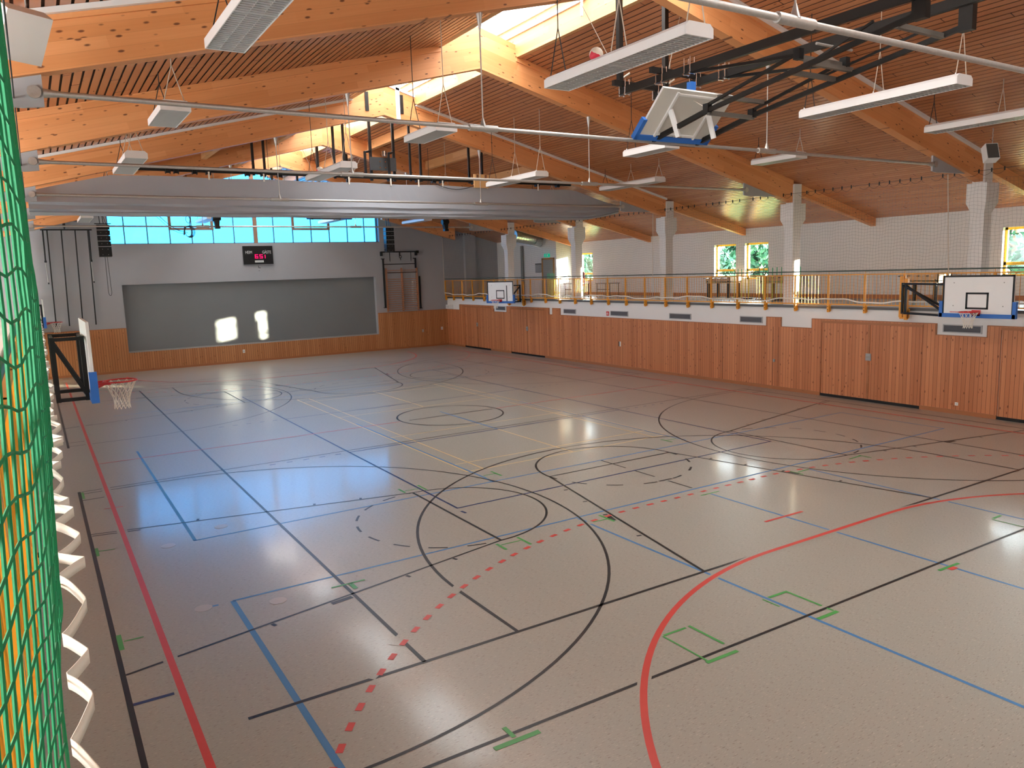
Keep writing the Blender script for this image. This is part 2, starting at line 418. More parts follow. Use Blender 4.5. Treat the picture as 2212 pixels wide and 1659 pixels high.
# black: cross courts with baselines along both long walls
CYc = 12.66
def cross(mx, my):
    def T(p):
        if mx: p = mirx(p)
        if my: p = mir(p)
        return p
    strip(blk, T([(0.45,19.2),(0.45,5.2)]), .06, ZB)
    strip(blk, T([(0.48,9.62),(6.39,10.86)]), .045, ZB); strip(blk, T([(0.48,15.70),(6.39,14.46)]), .045, ZB)
    strip(blk, T([(6.39,14.46),(6.39,10.86)]), W, ZB)
    strip(blk, T(arc(6.39,CYc,1.8,-90,90,40)), .045, ZB); dashed(blk, T(arc(6.39,CYc,1.8,90,270,60)), .045, ZB, .36, .30, .25)
    strip(blk, T([(2.1,6.36)]+arc(2.1,CYc,6.3,-90,90,72)+[(0.45,18.96)]), .045, ZB)
    for (x, y) in ((2.27,9.92),(4.42,10.37),(5.33,10.57)):
        strip(blk, T([(x,y+.04),(x+.03,y-.05)]), .05, ZB); strip(blk, T([(x,2*CYc-y-.04),(x+.03,2*CYc-y+.05)]), .05, ZB)
    strip(blk, T([(3.14,10.10),(3.46,10.15)]), .09, ZB)
    strip(blk, T([(0.46,18.37),(0.94,18.38)]), .05, ZB); strip(blk, T([(0.49,15.58),(1.28,15.42)]), .045, ZB)
for mx in (0, 1):
    for my in (0, 1): cross(mx, my)
strip(blk, [(0.45,6.06),(21.9,5.97)], .045, ZB); strip(blk, [(0.5,19.17),(21.9,19.2)], .045, ZB); strip(blk, mir([(0.45,6.06),(21.9,5.97)]), .045, ZB)
for (a, b) in ((14.13,13.22),(12.9,12.25),(11.84,11.13)): strip(blk, [(CX,a),(CX,b)], .04, ZB)
strip(blk, [(11.0,11.93),(11.35,11.91)], .06, ZB)
# red handball court
strip(red, [(0.98,41.9),(0.98,1.82)], .08, ZR); strip(red, [(21.25,41.9),(21.25,1.82)], .08, ZR)
strip(red, [(0.98,CYM),(9.4,CYM)], .05, ZR); strip(red, [(12.9,CYM),(21.25,CYM)], .05, ZR)
def hb(T):
    strip(red, T(arc(9.6,1.82,6.0,180,90,40)+arc(12.7,1.82,6.0,90,0,40)), .08, ZR)
    dashed(red, T(arc(9.6,1.82,9.0,163,90,60)+arc(12.7,1.82,9.0,90,17,60)), .075, ZR, .17, .19)
    strip(red, T([(10.64,8.82),(11.64,8.80)]), .06, ZR); strip(red, T([(11.04,5.79),(11.20,5.78)]), .08, ZR)
hb(lambda p: p); hb(mir)
strip(red, [(0.81,17.37),(1.16,17.32)], .035, ZR)
# floor-coloured gaps left where a red line crosses a darker one
strip(gap, arc(9.6,1.82,6.0,180,90,40)+arc(12.7,1.82,6.0,90,0,40), .15, ZG+.0002); strip(gap, [(0.98,41.9),(0.98,1.82)], .17, ZG+.0002)
for p in ((3.51,8.55),(4.82,9.50),(2.95,7.98)): strip(gap, [(p[0]-.14,p[1]-.1),(p[0]+.14,p[1]+.12)], .17, ZG+.0002)
# green marks
def G(*p, w=.05): strip(grn, p, w, ZN)
G((.505,14.80),(.505,14.33)); G((.53,14.60),(.78,14.55),w=.03); G((.505,10.83),(.505,10.34),w=.06); G((.55,10.59),(.78,10.58),w=.03); G((.51,19.1),(.51,18.5))
G((3.32,10.64),(3.84,10.64),w=.04); G((3.61,10.64),(3.61,10.40),w=.07)
for y in (10.6,): G((6.23,10.75),(6.23,10.42)); G((6.69,10.82),(6.69,10.38)); G((6.27,10.66),(6.65,10.65),w=.03)
G((6.26,14.9),(6.26,14.55)); G((6.72,14.92),(6.72,14.48)); G((6.3,14.68),(6.62,14.67),w=.03)
G((8.57,14.92),(8.57,14.44)); G((8.24,14.69),(8.57,14.69),w=.03); G((8.22,10.66),(8.52,10.64),w=.03); G((8.55,10.9),(8.55,10.45),w=.05)
G((10.92,10.64),(11.42,10.63),w=.035); G((13.85,6.57),(14.14,6.58)); G((13.8,6.56),(13.8,6.04),w=.025); G((10.88,5.86),(11.38,5.84),w=.05)
G((8.16,6.68),(8.50,6.67)); G((8.515,6.69),(8.515,6.10),w=.04); G((8.14,5.885),(8.54,5.88),w=.06); G((8.51,6.02),(8.51,5.92),w=.04); G((8.05,6.69),(8.05,6.41),w=.025)
G((6.24,6.70),(6.61,6.69),w=.04); G((6.22,6.69),(6.22,5.95),w=.028); G((6.68,6.71),(6.68,6.12),w=.04); G((6.18,5.92),(6.68,5.91),w=.055)
G((3.33,5.93),(3.85,5.92),w=.065); G((3.59,6.18),(3.59,5.98),w=.05)
G((13.8,14.9),(13.8,14.46),w=.045); G((13.8,14.72),(14.17,14.71),w=.03); G((15.66,10.6),(16.15,10.63),w=.04); G((16.14,10.7),(16.14,10.36),w=.04)
G((13.84,10.6),(14.2,10.6),w=.04); G((13.76,10.75),(13.76,10.4),w=.04)
for nm, mb, m, lb in (('yellow_court_marking', yel, L_YEL, 'thin yellow court lines'), ('light_blue_court_marking', blu, L_BLU, 'light blue court lines'), ('dark_blue_court_marking', dbl, L_DBL, 'dark blue court lines'),
                  ('black_court_marking', blk, L_BLK, 'black court lines'), ('line_gap_marking', gap, FLOOR, 'bare floor gaps beside the red lines'), ('red_court_marking', red, L_RED, 'red court lines'), ('green_court_marking', grn, L_GRN, 'short green floor marks')):
    o = struct(nm, mb, m, floor); o['label'] = lb
cov = MB()
for x, y in ((1.58,14.15),(2.57,14.68),(1.6,11.04),(2.54,10.66)): cov.tube((x,y,0),(x,y,.004),.12,24)
o = struct('socket_cover', cov, simple('cover_linoleum', (.44,.38,.31), .3), floor)

# ---- end wall
ew = MB()
def wallbox(x0, x1, z0, z1): ew.box(x0, x1, YF, YF+.35, z0, z1)
wallbox(XL-.3, 4.0, 0, 4.5); wallbox(17.82, XW+.3, 0, 4.5); wallbox(4.0, 17.82, 0, 1.0); wallbox(XL-6.6, XL-.3, 0, 4.5)
wallbox(XLW-.3, XW+.3, 4.5, 6.56)
ew.prism([(XLW-.3,YF,6.56),(3.60,YF,6.56),(3.60,YF,zc(3.6)+.3),(XLW-.3,YF,6.57)], (0,.35,0))
ew.prism([(18.22,YF,6.56),(XW+.3,YF,6.56),(XW+.3,YF,6.57),(18.22,YF,zc(18.22)+.3)], (0,.35,0))
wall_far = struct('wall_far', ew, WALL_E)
# stage shutter in its recess
st = MB(); st.box(3.9, 17.9, YF+.28, YF+.34, .95, 4.55)
for k in range(1, 12): st.box(4.0, 17.82, YF+.277, YF+.281, 1.0+.29*k, 1.006+.29*k)
sh = tag(obj('roller_shutter', st, STAGE), 'wide grey roller curtain closing the stage opening in the far wall', 'curtain')
bt = MB(); bt.box(4.0, 17.82, YF+.25, YF+.28, 1.0, 1.06); obj('bottom_bar', bt, GREYSTEEL, sh)
# wood panelling on the end wall
pe = MB(); pe.box(XL, 4.0, YF-.04, YF, .12, 2.28); pe.box(17.86, XR, YF-.04, YF, .12, 2.28); pe.box(4.0, 17.86, YF-.04, YF, .12, 1.0)
struct('trim_far', pe, PANEL_E)
bb = MB(); bb.box(XL, XR, YF-.06, YF, 0, .12); bb.box(XL, 4.0, YF-.045, YF, 2.26, 2.30); bb.box(17.86, XR, YF-.045, YF, 2.26, 2.30)
struct('baseboard_far', bb, SKIRT_X)
# gable window
wf = MB(); WY0, WY1 = YF+.12, YF+.2
def ztop(x): return zc(x)+.02
def mull(x, w, z0=6.56, z1=None): wf.box(x-w/2, x+w/2, WY0, WY1, z0, z1 or ztop(x))
for x in (4.37,5.45,6.53,7.62,8.70,9.79,11.95,13.03,14.1,15.17,16.27,17.33): mull(x, .055)
wf.box(3.6, 18.22, WY0, WY1, 6.50, 6.60); mull(3.63, .06); mull(18.12, .12)
for z in (8.55,): wf.box(3.7, 18.1, WY0, WY1, z, z+.05)
win = struct('window_1', wf, MULL)
wd = MB()
wd.box(10.83, 11.05, WY0-.03, WY1, 6.56, 10.4)
for x0, x1 in ((6.53, 8.70), (13.03, 15.17)):
    wd.box(x0-.04, x1+.04, WY0-.04, WY1, 7.28, 7.40); wd.box(x0-.04, x0+.1, WY0-.04, WY1, 7.4, 8.55); wd.box(x1-.1, x1+.04, WY0-.04, WY1, 7.4, 8.55); wd.box(x0-.04, x1+.04, WY0-.04, WY1, 8.5, 8.6)
struct('window_frame', wd, simple('window_wood', (.30,.16,.10), .5), win)
pn = MB(); pn.prism([(3.6,YF+.16,6.56),(18.22,YF+.16,6.56),(18.22,YF+.16,zc(18.22)+.1),(RX,YF+.16,zc(RX)+.6),(3.6,YF+.16,zc(3.6)+.1)], (0,.01,0))
struct('window_pane', pn, PANE_FAR, win)
wr = MB(); wr.prism([(3.7,YF-.02,zc(3.7)-.02),(RX,YF-.02,zc(RX)),(RX,YF-.02,zc(RX)+.10),(3.7,YF-.02,zc(3.7)+.08)], (0,.12,0)); wr.prism([(RX,YF-.02,zc(RX)),(18.2,YF-.02,zc(18.2)-.02),(18.2,YF-.02,zc(18.2)+.08),(RX,YF-.02,zc(RX)+.10)], (0,.12,0))
struct('trim_gable', wr, STEELBLUE)
ge_ = MB(); ge_.box(RX-2.2, RX+2.2, YF+.36, YF+.5, zc(RX)+.1, 12.0); ge_.box(RX-2.2, RX+2.2, YN-.5, YN-.36, zc(RX)+.1, 12.0); struct('wall_gable_head', ge_, WHITE)

# ---- right wall: white band, wood panels, doors
wr_ = MB(); wr_.box(XR+.04, XR+.34, YN, YF, 0, GZ-.06)
wall_right = struct('wall_right', wr_, WHITE)
DOORS = [(38.75,41.9,2.50),(33.14,36.5,2.50),(13.0,16.5,2.52),(7.3,10.8,2.54)]
STEP = [(38.33,42.5),(32.72,36.88),(31.74,32.38),(18.19,18.80),(12.62,16.87),(6.9,11.15)]
pr = MB(); y = YN
segs = []
for (a, b, h) in sorted(DOORS): segs.append((y, a)); y = b
segs.append((y, YF))
for a, b in segs: pr.box(XR, XR+.04, a, b, .12, 2.28)
for a, b in STEP:
    cuts = [(d0, d1, h) for d0, d1, h in DOORS if d0 >= a and d1 <= b]
    if cuts:
        d0, d1, h = cuts[0]
        pr.box(XR, XR+.04, a, d0, 2.28, 2.6); pr.box(XR, XR+.04, d1, b, 2.28, 2.6); pr.box(XR, XR+.04, d0, d1, h, 2.6)
    else: pr.box(XR, XR+.04, a, b, 2.28, 2.6)
struct('trim_right', pr, PANEL_R)
cap = MB()
for a, b in segs: cap.box(XR-.02, XR+.04, a, b, 0, .12)
for a, b in STEP: cap.box(XR-.006, XR+.045, a-.02, b+.02, 2.60, 2.625); cap.box(XR-.006, XR+.045, a-.025, a, 2.28, 2.62); cap.box(XR-.006, XR+.045, b, b+.025, 2.28, 2.62)
yy = YN
for a, b in sorted(STEP): cap.box(XR-.006, XR+.045, yy, a, 2.275, 2.295); yy = b
cap.box(XR-.006, XR+.045, yy, YF, 2.275, 2.295)
struct('baseboard_right', cap, SKIRT_Y)
for i, (a, b, h) in enumerate(DOORS):
    d = MB(); mid = (a+b)/2
    d.box(XR+.012, XR+.035, a+.02, mid-.008, .09, h-.02); d.box(XR+.012, XR+.035, mid+.008, b-.02, .09, h-.02)
    dr = struct('door_%d' % (i+1), d, PANEL_R)
    fr = MB(); fr.box(XR-.014, XR+.02, a, b, h-.03, h+.05); fr.box(XR-.004, XR+.02, mid-.035, mid+.035, .1, h-.03)
    struct('door_frame', fr, SKIRT_Y, dr)
    gp = MB(); gp.box(XR+.005, XR+.03, a, b, 0, .09); struct('threshold_gap', gp, BLACK, dr)
    hd = MB(); hd.box(XR-.012, XR+.012, mid-.09, mid+.09, 1.34, 1.57); hh = struct('handle_plate', hd, GREYSTEEL, dr)
    hn = MB(); hn.tube((XR-.03,mid-.05,1.46),(XR-.03,mid+.05,1.46),.012); struct('door_handle', hn, CHROME, hh)
# narrow utility panel joints
jn = MB()
for yj in (18.25, 18.50, 30.2, 26.9, 20.9): jn.box(XR-.002, XR+.01, yj-.008, yj+.008, .12, 2.27)
struct('trim_2', jn, simple('panel_joint', (.10,.03,.012), .6))

# ---- vents, sockets and small fittings of the right wall
vb = None
VENTS = [(37.05,38.07,'beside the far folded basketball board'),(30.42,31.44,'next to the narrow raised wood block'),(26.5,27.74,'right beside the small red sign'),(22.62,23.86,'third from the right'),(19.01,20.07,'nearest the narrow raised wood strip'),(11.32,12.42,'under the near basketball board')]
for a, b, tx in VENTS:
    v = thing('wall_vent', 'grey wall vent in the white band '+tx, 'vent', (XR+.03,(a+b)/2,2.49), 'ventilation grilles in the white band')
    f = MB(); f.box(XR+.005,XR+.045,a,b,2.37,2.40); f.box(XR+.005,XR+.045,a,b,2.58,2.61); f.box(XR+.005,XR+.045,a,a+.03,2.4,2.58); f.box(XR+.005,XR+.045,b-.03,b,2.4,2.58); obj('frame', f, GRFRAME, v)
    g = MB(); g.box(XR+.03,XR+.042,a+.03,b-.03,2.4,2.58)
    for k in range(7): g.obox((XR+.022,(a+b)/2,2.413+.025*k),(.010,0,.008),(0,(b-a)/2-.03,0),(-.001,0,.0015))
    obj('grille', g, GRILLE, v)
for (x, y, z, wz, tx, nm) in ((XR-.005,11.9,.30,.045,'small white wall socket low on the panelling below the near basketball board','wall_socket'),
                     ):
    s = MB(); s.box(XR-.02,XR,y-wz,y+wz,z-wz,z+wz); so = tag(obj(nm, s, SOCK), tx, 'socket')
    c = MB(); c.tube((XR-.021,y,z),(XR-.018,y,z),.02,12); obj('insert', c, GRFRAME, so)
for (x, z, tx, nm) in ((20.8,1.02,'grey metal box on the far panelling under the wall bars','wall_box'),(22.15,1.09,'small white wall socket on far panelling beside the right corner','wall_socket'),(9.76,.62,'small white wall socket under the stage curtain','wall_socket')):
    s = MB(); s.box(x-.06,x+.06,YF-.06,YF-.04,z-.09,z+.09); so = tag(obj(nm, s, SOCK if 'white' in tx else GREYSTEEL), tx, 'socket')
    c = MB(); c.box(x-.03,x+.03,YF-.063,YF-.058,z-.04,z+.04); obj('insert', c, GRFRAME, so)
s = MB(); s.box(XR-.03,XR,18.4,18.47,1.0,1.1); tag(obj('key_switch', s, GREYSTEEL), 'tiny metal key switch on the narrow raised wood strip', 'switch')
s = MB(); s.box(XR-.02,XR,27.0,27.13,1.0,1.22); o = tag(obj('wall_switch', s, SOCK), 'small black and white wall switch in the middle of the long panelling', 'switch')
c = MB(); c.box(XR-.026,XR-.02,27.08,27.13,1.0,1.22); obj('cover', c, BLACK, o)
s = MB(); s.box(XR+.02,XR+.04,27.87,28.05,2.37,2.57); o = tag(obj('fire_sign', s, RED), 'small red and white fire sign beside a grey vent', 'sign')
c = MB(); c.box(XR+.016,XR+.021,27.9,28.02,2.43,2.47); c.prism([(XR+.016,27.93,2.49),(XR+.016,27.99,2.49),(XR+.016,27.96,2.545)],(.004,0,0)); obj('pictogram', c, WPAINT, o)
sp_ = thing('caged_speaker', 'small white caged speaker on the white band in the far right corner', 'speaker', (22.5,43.65,2.35))
b_ = MB(); b_.box(22.36,22.62,43.4,43.9,2.33,2.58); obj('housing', b_, WPAINT, sp_)
c = MB()
for k in range(6): c.box(22.35,22.362,43.46+.07*k,43.49+.07*k,2.36,2.55)
obj('cage', c, GRFRAME, sp_)

# ---- galleries
gs = MB(); gs.box(XR+.0, XW, YN, YF, GZ-.07, GZ)
gal_r = struct('floor_gallery_right', gs, simple('gallery_linoleum', (.42,.43,.43), .22, var=.05, scale=1))
ge = MB(); ge.box(XR-.02, XR+.06, YN, YF, GZ-.075, GZ+.012); struct('trim_slab_edge', ge, EDGE)
bw = MB(); z0, z1 = 3.85, 5.47
WINS = [(10.35,11.65),(12.1,13.42),(23.1,24.42),(24.95,26.27),(35.65,36.95),(37.5,38.8)]
yy = YN
for a, b in WINS:
    bw.box(XW, XW+.35, yy, a, 0, 6.3); bw.box(XW, XW+.35, a, b, 0, z0); bw.box(XW, XW+.35, a, b, z1, 6.3); yy = b
bw.box(XW, XW+.35, yy, YF, 0, 6.3)
struct('wall_right_upper', bw, WHITE)
bbg = MB(); bbg.box(XW-.02, XW, YN, YF, GZ, GZ+.16); struct('baseboard_gallery', bbg, SKIRT_Y)
wi = 2
for a, b in WINS:
    f = MB(); x0, x1 = XW+.16, XW+.24
    for (p, q, r, s_) in ((a,b,z0,z0+.07),(a,b,z1-.08,z1),(a,b,4.22,4.32)): f.box(x0, x1, p, q, r, s_)
    f.box(x0, x1, a, a+.08, z0, z1); f.box(x0, x1, b-.08, b, z0, z1)
    wn_ = struct('window_%d' % wi, f, WINY); wi += 1
    p = MB(); p.box(XW+.20, XW+.205, a+.06, b-.06, z0+.06, z1-.06); struct('window_pane', p, PANE, wn_)
    sl = MB(); sl.box(XW-.03, XW+.16, a, b, z0-.03, z0); struct('window_sill', sl, WPAINT, wn_)
# storage block at the far end of the right gallery
bk = MB(); bk.box(26.5, XW, 37.45, YF, GZ, 6.55)
struct('wall_storage', bk, WHITE)
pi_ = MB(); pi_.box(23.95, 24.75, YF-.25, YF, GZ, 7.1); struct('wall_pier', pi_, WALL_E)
d = MB(); d.box(26.46, 26.5, 37.72, 38.82, GZ, 5.2); dd = struct('door_5', d, DOORG)
f = MB(); f.box(26.44, 26.5, 38.80, 38.92, GZ, 5.28); f.box(26.44, 26.5, 37.64, 37.74, GZ, 5.28); f.box(26.44, 26.5, 37.64, 38.92, 5.18, 5.28); struct('door_frame', f, simple('door_frame_wood', (.42,.20,.05), .5), dd)
ex = MB(); ex.box(26.38, 26.5, 38.1, 38.55, 5.33, 5.52); eo = tag(obj('exit_sign', ex, EXITG), 'green emergency exit sign above the grey gallery door', 'sign')
c = MB(); c.box(26.372,26.381,38.14,38.25,5.36,5.49); c.sphere((26.376,38.36,5.475),.018,10,6); c.bar((26.376,38.36,5.46),(26.376,38.37,5.41),.01,.03,(1,0,0)); c.bar((26.376,38.37,5.41),(26.376,38.32,5.36),.008,.016,(1,0,0)); c.bar((26.376,38.37,5.41),(26.376,38.43,5.37),.008,.016,(1,0,0)); c.bar((26.376,38.36,5.45),(26.376,38.31,5.43),.008,.012,(1,0,0)); c.prism([(26.372,38.45,5.4),(26.372,38.45,5.45),(26.372,38.52,5.425)],(.008,0,0))
obj('pictogram', c, WPAINT, eo)
po = MB(); po.box(26.47, 26.5, 39.0, 39.66, 4.42, 4.98); pp = tag(obj('notice_board', po, simple('notice_grey', (.33,.34,.34), .7)), 'grey notice sheet on the wall beside the gallery door', 'notice')
NDK = simple('notice_dark', (.12,.12,.12), .6)
c = MB(); c.box(26.464,26.471,39.0,39.66,4.90,4.98); obj('heading_bar', c, NDK, pp); c = MB(); c.box(26.464,26.471,39.02,39.64,4.42,4.45); obj('lower_rail', c, NDK, pp)
# spiral duct
dt = thing('ventilation_duct', 'round spiral metal ventilation duct under the ceiling over the far gallery', 'duct', (24.6,38.2,6.3))
m_ = MB(); A = Vector((23.95,38.15,6.58)); B = Vector((25.6,38.62,6.40)); C_ = Vector((26.6,39.25,6.28))
pts = [A+(B-A)*t/8 for t in range(9)]+[B+(C_-B)*t/5 for t in range(1,6)]
for a_, b_ in zip(pts, pts[1:]): m_.tube(a_, b_, .36, 28, cap=False)
obj('pipe', m_, DUCTM, dt)
m_ = MB()
for t in range(1, len(pts)-1):
    dir_ = (pts[t+1]-pts[t-1]).normalized()*.015; m_.tube(pts[t]-dir_, pts[t]+dir_, .372 if t not in (8,) else .39, 28)
obj('seam_ring', m_, DUCTM, dt)
m_ = MB(); m_.tube((24.4,38.28,6.55),(24.4,38.28,6.98),.012); obj('hanger', m_, GREYSTEEL, dt)
m_ = MB(); m_.tube((25.9,38.6,6.32),(25.9,38.6,6.6),.012); obj('hanger', m_, GREYSTEEL, dt)
pp_ = MB(); pp_.tube((26.38,41.0,GZ),(26.38,41.0,6.1),.09,12)
tag(obj('dark_pipe', pp_, simple('pipe_dark', (.16,.17,.17), .5)), 'dark vertical pipe in the shaded corner of the far gallery', 'pipe')
# left gallery and outer walls
gl = MB(); gl.box(XLW, XL+.19, YN, YF, GZ-.1, GZ); gl.box(XL-.3, XL, YN, YF, 0, GZ-.1)
struct('wall_left', gl, WHITE)
gw = MB(); yy = YN
z0, z1 = 3.6, 5.9
for a, b in WINL:
    gw.box(XLW-.35, XLW, yy, a, 0, 6.3); gw.box(XLW-.35, XLW, a, b, 0, z0); gw.box(XLW-.35, XLW, a, b, z1, 6.3); yy = b
gw.box(XLW-.35, XLW, yy, YF, 0, 6.3); struct('wall_left_upper', gw, WHITE)
lw = MB(); lp = MB()
for a, b in WINL:
    for q in ((a,b,z0,z0+.07),(a,b,z1-.08,z1),(a,b,4.22,4.32),(a,a+.08,z0,z1),(b-.08,b,z0,z1)): lw.box(XLW-.24, XLW-.16, *q)
    lp.box(XLW-.205, XLW-.2, a+.06, b-.06, z0+.06, z1-.06)
lw_o = struct('window_left', lw, WINY); struct('window_pane', lp, PANE_LEFT, lw_o)
# near end wall with its own gable window and a low one added to sunlight the net
NX0, NX1, NL0, NL1 = 7.5, 18.2, 2.8, 6.8
nw = MB()
nw.box(XLW-.3, NL0, YN-.3, YN, 0, 6.5); nw.box(NL0, NL1, YN-.3, YN, 0, 3.6); nw.box(NL0, NL1, YN-.3, YN, 5.4, 6.5); nw.box(NL1, XW+.3, YN-.3, YN, 0, 6.5)
nw.prism([(XLW-.3,YN,6.5),(NX0,YN,6.5),(NX0,YN,zc(NX0)+.4),(XLW-.3,YN,6.51)], (0,-.3,0)); nw.prism([(NX1,YN,6.5),(XW+.3,YN,6.5),(XW+.3,YN,6.51),(NX1,YN,zc(NX1)+.4)], (0,-.3,0))
struct('wall_near', nw, WHITE)
nf = MB()
for k in range(11): x = NX0+(NX1-NX0)*k/10; nf.box(x-.03, x+.03, YN-.2, YN-.1, 6.5, zc(x)+.1)
for k in range(5): x = NL0+(NL1-NL0)*k/4; nf.box(x-.03, x+.03, YN-.2, YN-.1, 3.6, 5.4)
nf.box(NX0, NX1, YN-.2, YN-.1, 6.47, 6.57); nf.box(NL0, NL1, YN-.2, YN-.1, 3.58, 3.66)
nf_o = struct('window_near', nf, MULL)
np_ = MB(); np_.prism([(NX0,YN-.15,6.5),(NX1,YN-.15,6.5),(NX1,YN-.15,zc(NX1)+.1),(RX,YN-.15,zc(RX)+.6),(NX0,YN-.15,zc(NX0)+.1)], (0,-.01,0)); np_.box(NL0, NL1, YN-.16, YN-.15, 3.6, 5.4)
struct('window_pane', np_, PANE_NEAR, nf_o)

# ---- roof: slatted ceiling on both slopes
SKX = 1.11
cb = MB(); cs = MB()
for sgn in (1, -1):
    xe = RX+sgn*(XW+.3-RX) if sgn > 0 else XLW-.3
    a, b = RX+sgn*(SKX+.13), xe
    cb.prism([(a,YN,zc(a)+.018),(b,YN,zc(b)+.018),(b,YN,zc(b)+.25),(a,YN,zc(a)+.25)], (0,YF+.3-YN,0))
    pit = .165; k0 = int(math.floor(min(a,b)/pit)); k1 = int(math.ceil(max(a,b)/pit))
    for k in range(k0, k1):
        p, q = k*pit+.020, (k+1)*pit-.020
        p, q = max(p, min(a,b)), min(q, max(a,b))
        if q-p < .02: continue
        cs.prism([(p,YN,zc(p)),(q,YN,zc(q)),(q,YN,zc(q)+.012),(p,YN,zc(p)+.012)], (0,YF+.2-YN,0))
ceiling = struct('ceiling', cs, CEIL)
struct('ceiling_backing', cb, simple('ceiling_dark', (.035,.014,.008), .9), ceiling)
# butt joints of the slats: short dark gaps
bj = MB()
for sgn in (1,-1):
    for k in range(-60, 180):
        xm = (k+.5)*.165
        if not (SKX+.1 < (xm-RX)*sgn < 17.0): continue
        for j in range(11):
            yj = YN+4.3*j+(k % 4)*1.05+(k*7 % 3)*.1
            if YN < yj < YF: bj.box(xm-.075, xm+.075, yj-.007, yj+.007, zc(xm)-.022, zc(xm)+.02)
# (kept flush inside the slats so that only a dark seam shows)
for i, q in enumerate(bj.v): pass
struct('slat_joint', bj.xf(lambda q: (q[0], q[1], zc(q[0])-.0015 if q[2] < zc(q[0]) else zc(q[0])+.01)), simple('slat_joint_dark', (.05,.018,.01), .9), ceiling)
# skylight along the ridge
sk = MB()
for sgn in (1,-1):
    sk.prism([(RX+sgn*(SKX+.04),YN,11.0),(RX,YN,11.48),(RX,YN,11.49),(RX+sgn*(SKX+.04),YN,11.01)], (0,YF+.3-YN,0))
skm = MB()
for sgn in (1,-1):
    skm.box(RX+sgn*SKX-.05, RX+sgn*SKX+.05, YN, YF+.3, 10.94, 11.04)
yy = YN
while yy < YF:
    for sgn in (1,-1): skm.bar((RX+sgn*SKX,yy,11.0),(RX,yy,11.47),.045,.06)
    yy += 2.11
skm.bar((RX,YN,11.47),(RX,YF+.3,11.47),.06,.08)
sky_o = struct('window_skylight', skm, STEELBLUE); struct('window_pane', sk, PANE_SKY, sky_o)
rl = MB()
for sgn in (1,-1):
    rl.box(RX+sgn*SKX-.03-.02*sgn, RX+sgn*SKX+.03-.02*sgn, YN, YF, 10.70, 10.78)
struct('skylight_rail', rl, STEELBLUE, sky_o)
tr = MB()
for sgn in (1,-1): tr.box(min(RX+sgn*SKX, RX+sgn*(SKX+.14)), max(RX+sgn*SKX, RX+sgn*(SKX+.14)), YN, YF+.1, 10.16, 11.0)
struct('trim_skylight', tr, WHITEWOOD)
tq = MB()
for y0, y1 in zip(FRAMES, FRAMES[1:]):
    ym = (y0+y1)/2
    tq.tube((RX-SKX,ym-1.0,10.9),(RX+SKX,ym+.6,10.9),.012,6); tq.tube((RX-SKX,ym+1.4,10.92),(RX+SKX,ym-.2,10.92),.012,6)
struct('tension_rod', tq, GREYSTEEL, sky_o)
ac = MB()
for ym in (15.0, 21.3): ac.tube((RX+SKX-.08,ym,10.95),(RX+SKX-.08,ym,10.35),.035,10)
struct('window_actuator', ac, WPAINT, sky_o)
# purlins of the far bays
pl = MB()
for sgn in (1,-1):
    for dx in (1.95, 4.55, 7.0):
        xq = RX+sgn*dx
        for y0, y1 in ((24.6,30.66),(30.9,36.96),(37.2,43.2)):
            pl.box(xq-.09, xq+.09, y0, y1, zc(xq)-.34, zc(xq)+.0)
struct('trim_purlins', pl, WHITEWOOD)

# ---- glulam beams
NAMES = ['nearest roof beam, behind the viewer', 'roof beam crossing just overhead', 'big knotty roof beam nearest in view, with a white strip along its top', 'second roof beam from the viewer, its peak below the open skylight', 'third roof beam, right in front of the grey divider curtain', 'roof beam just behind the grey divider curtain', 'roof beam ending at the column beside the metal duct', 'last roof beam, close to the far gable window']
GB = 'glued timber roof beams'
def beam_poly(sgn, last=False):
    xe = RX+sgn*12.42; xs = RX+sgn*SKX
    if last:
        xm = RX+sgn*7.6; return [(RX,zc(RX)-.10),(xm,zc(xm)-.14),(xm,zb(xm)),(xe,zb(xe)),(xe,zc(xe)),(xs,zc(xs)),(xs,zc(xs)+.29),(RX,10.80)]
    return [(RX,zb(RX)),(xe,zb(xe)),(xe,zc(xe)),(xs,zc(xs)),(xs,zc(xs)+.29),(RX,10.80)]
c_, s_ = math.cos(math.atan(.254)), math.sin(math.atan(.254))
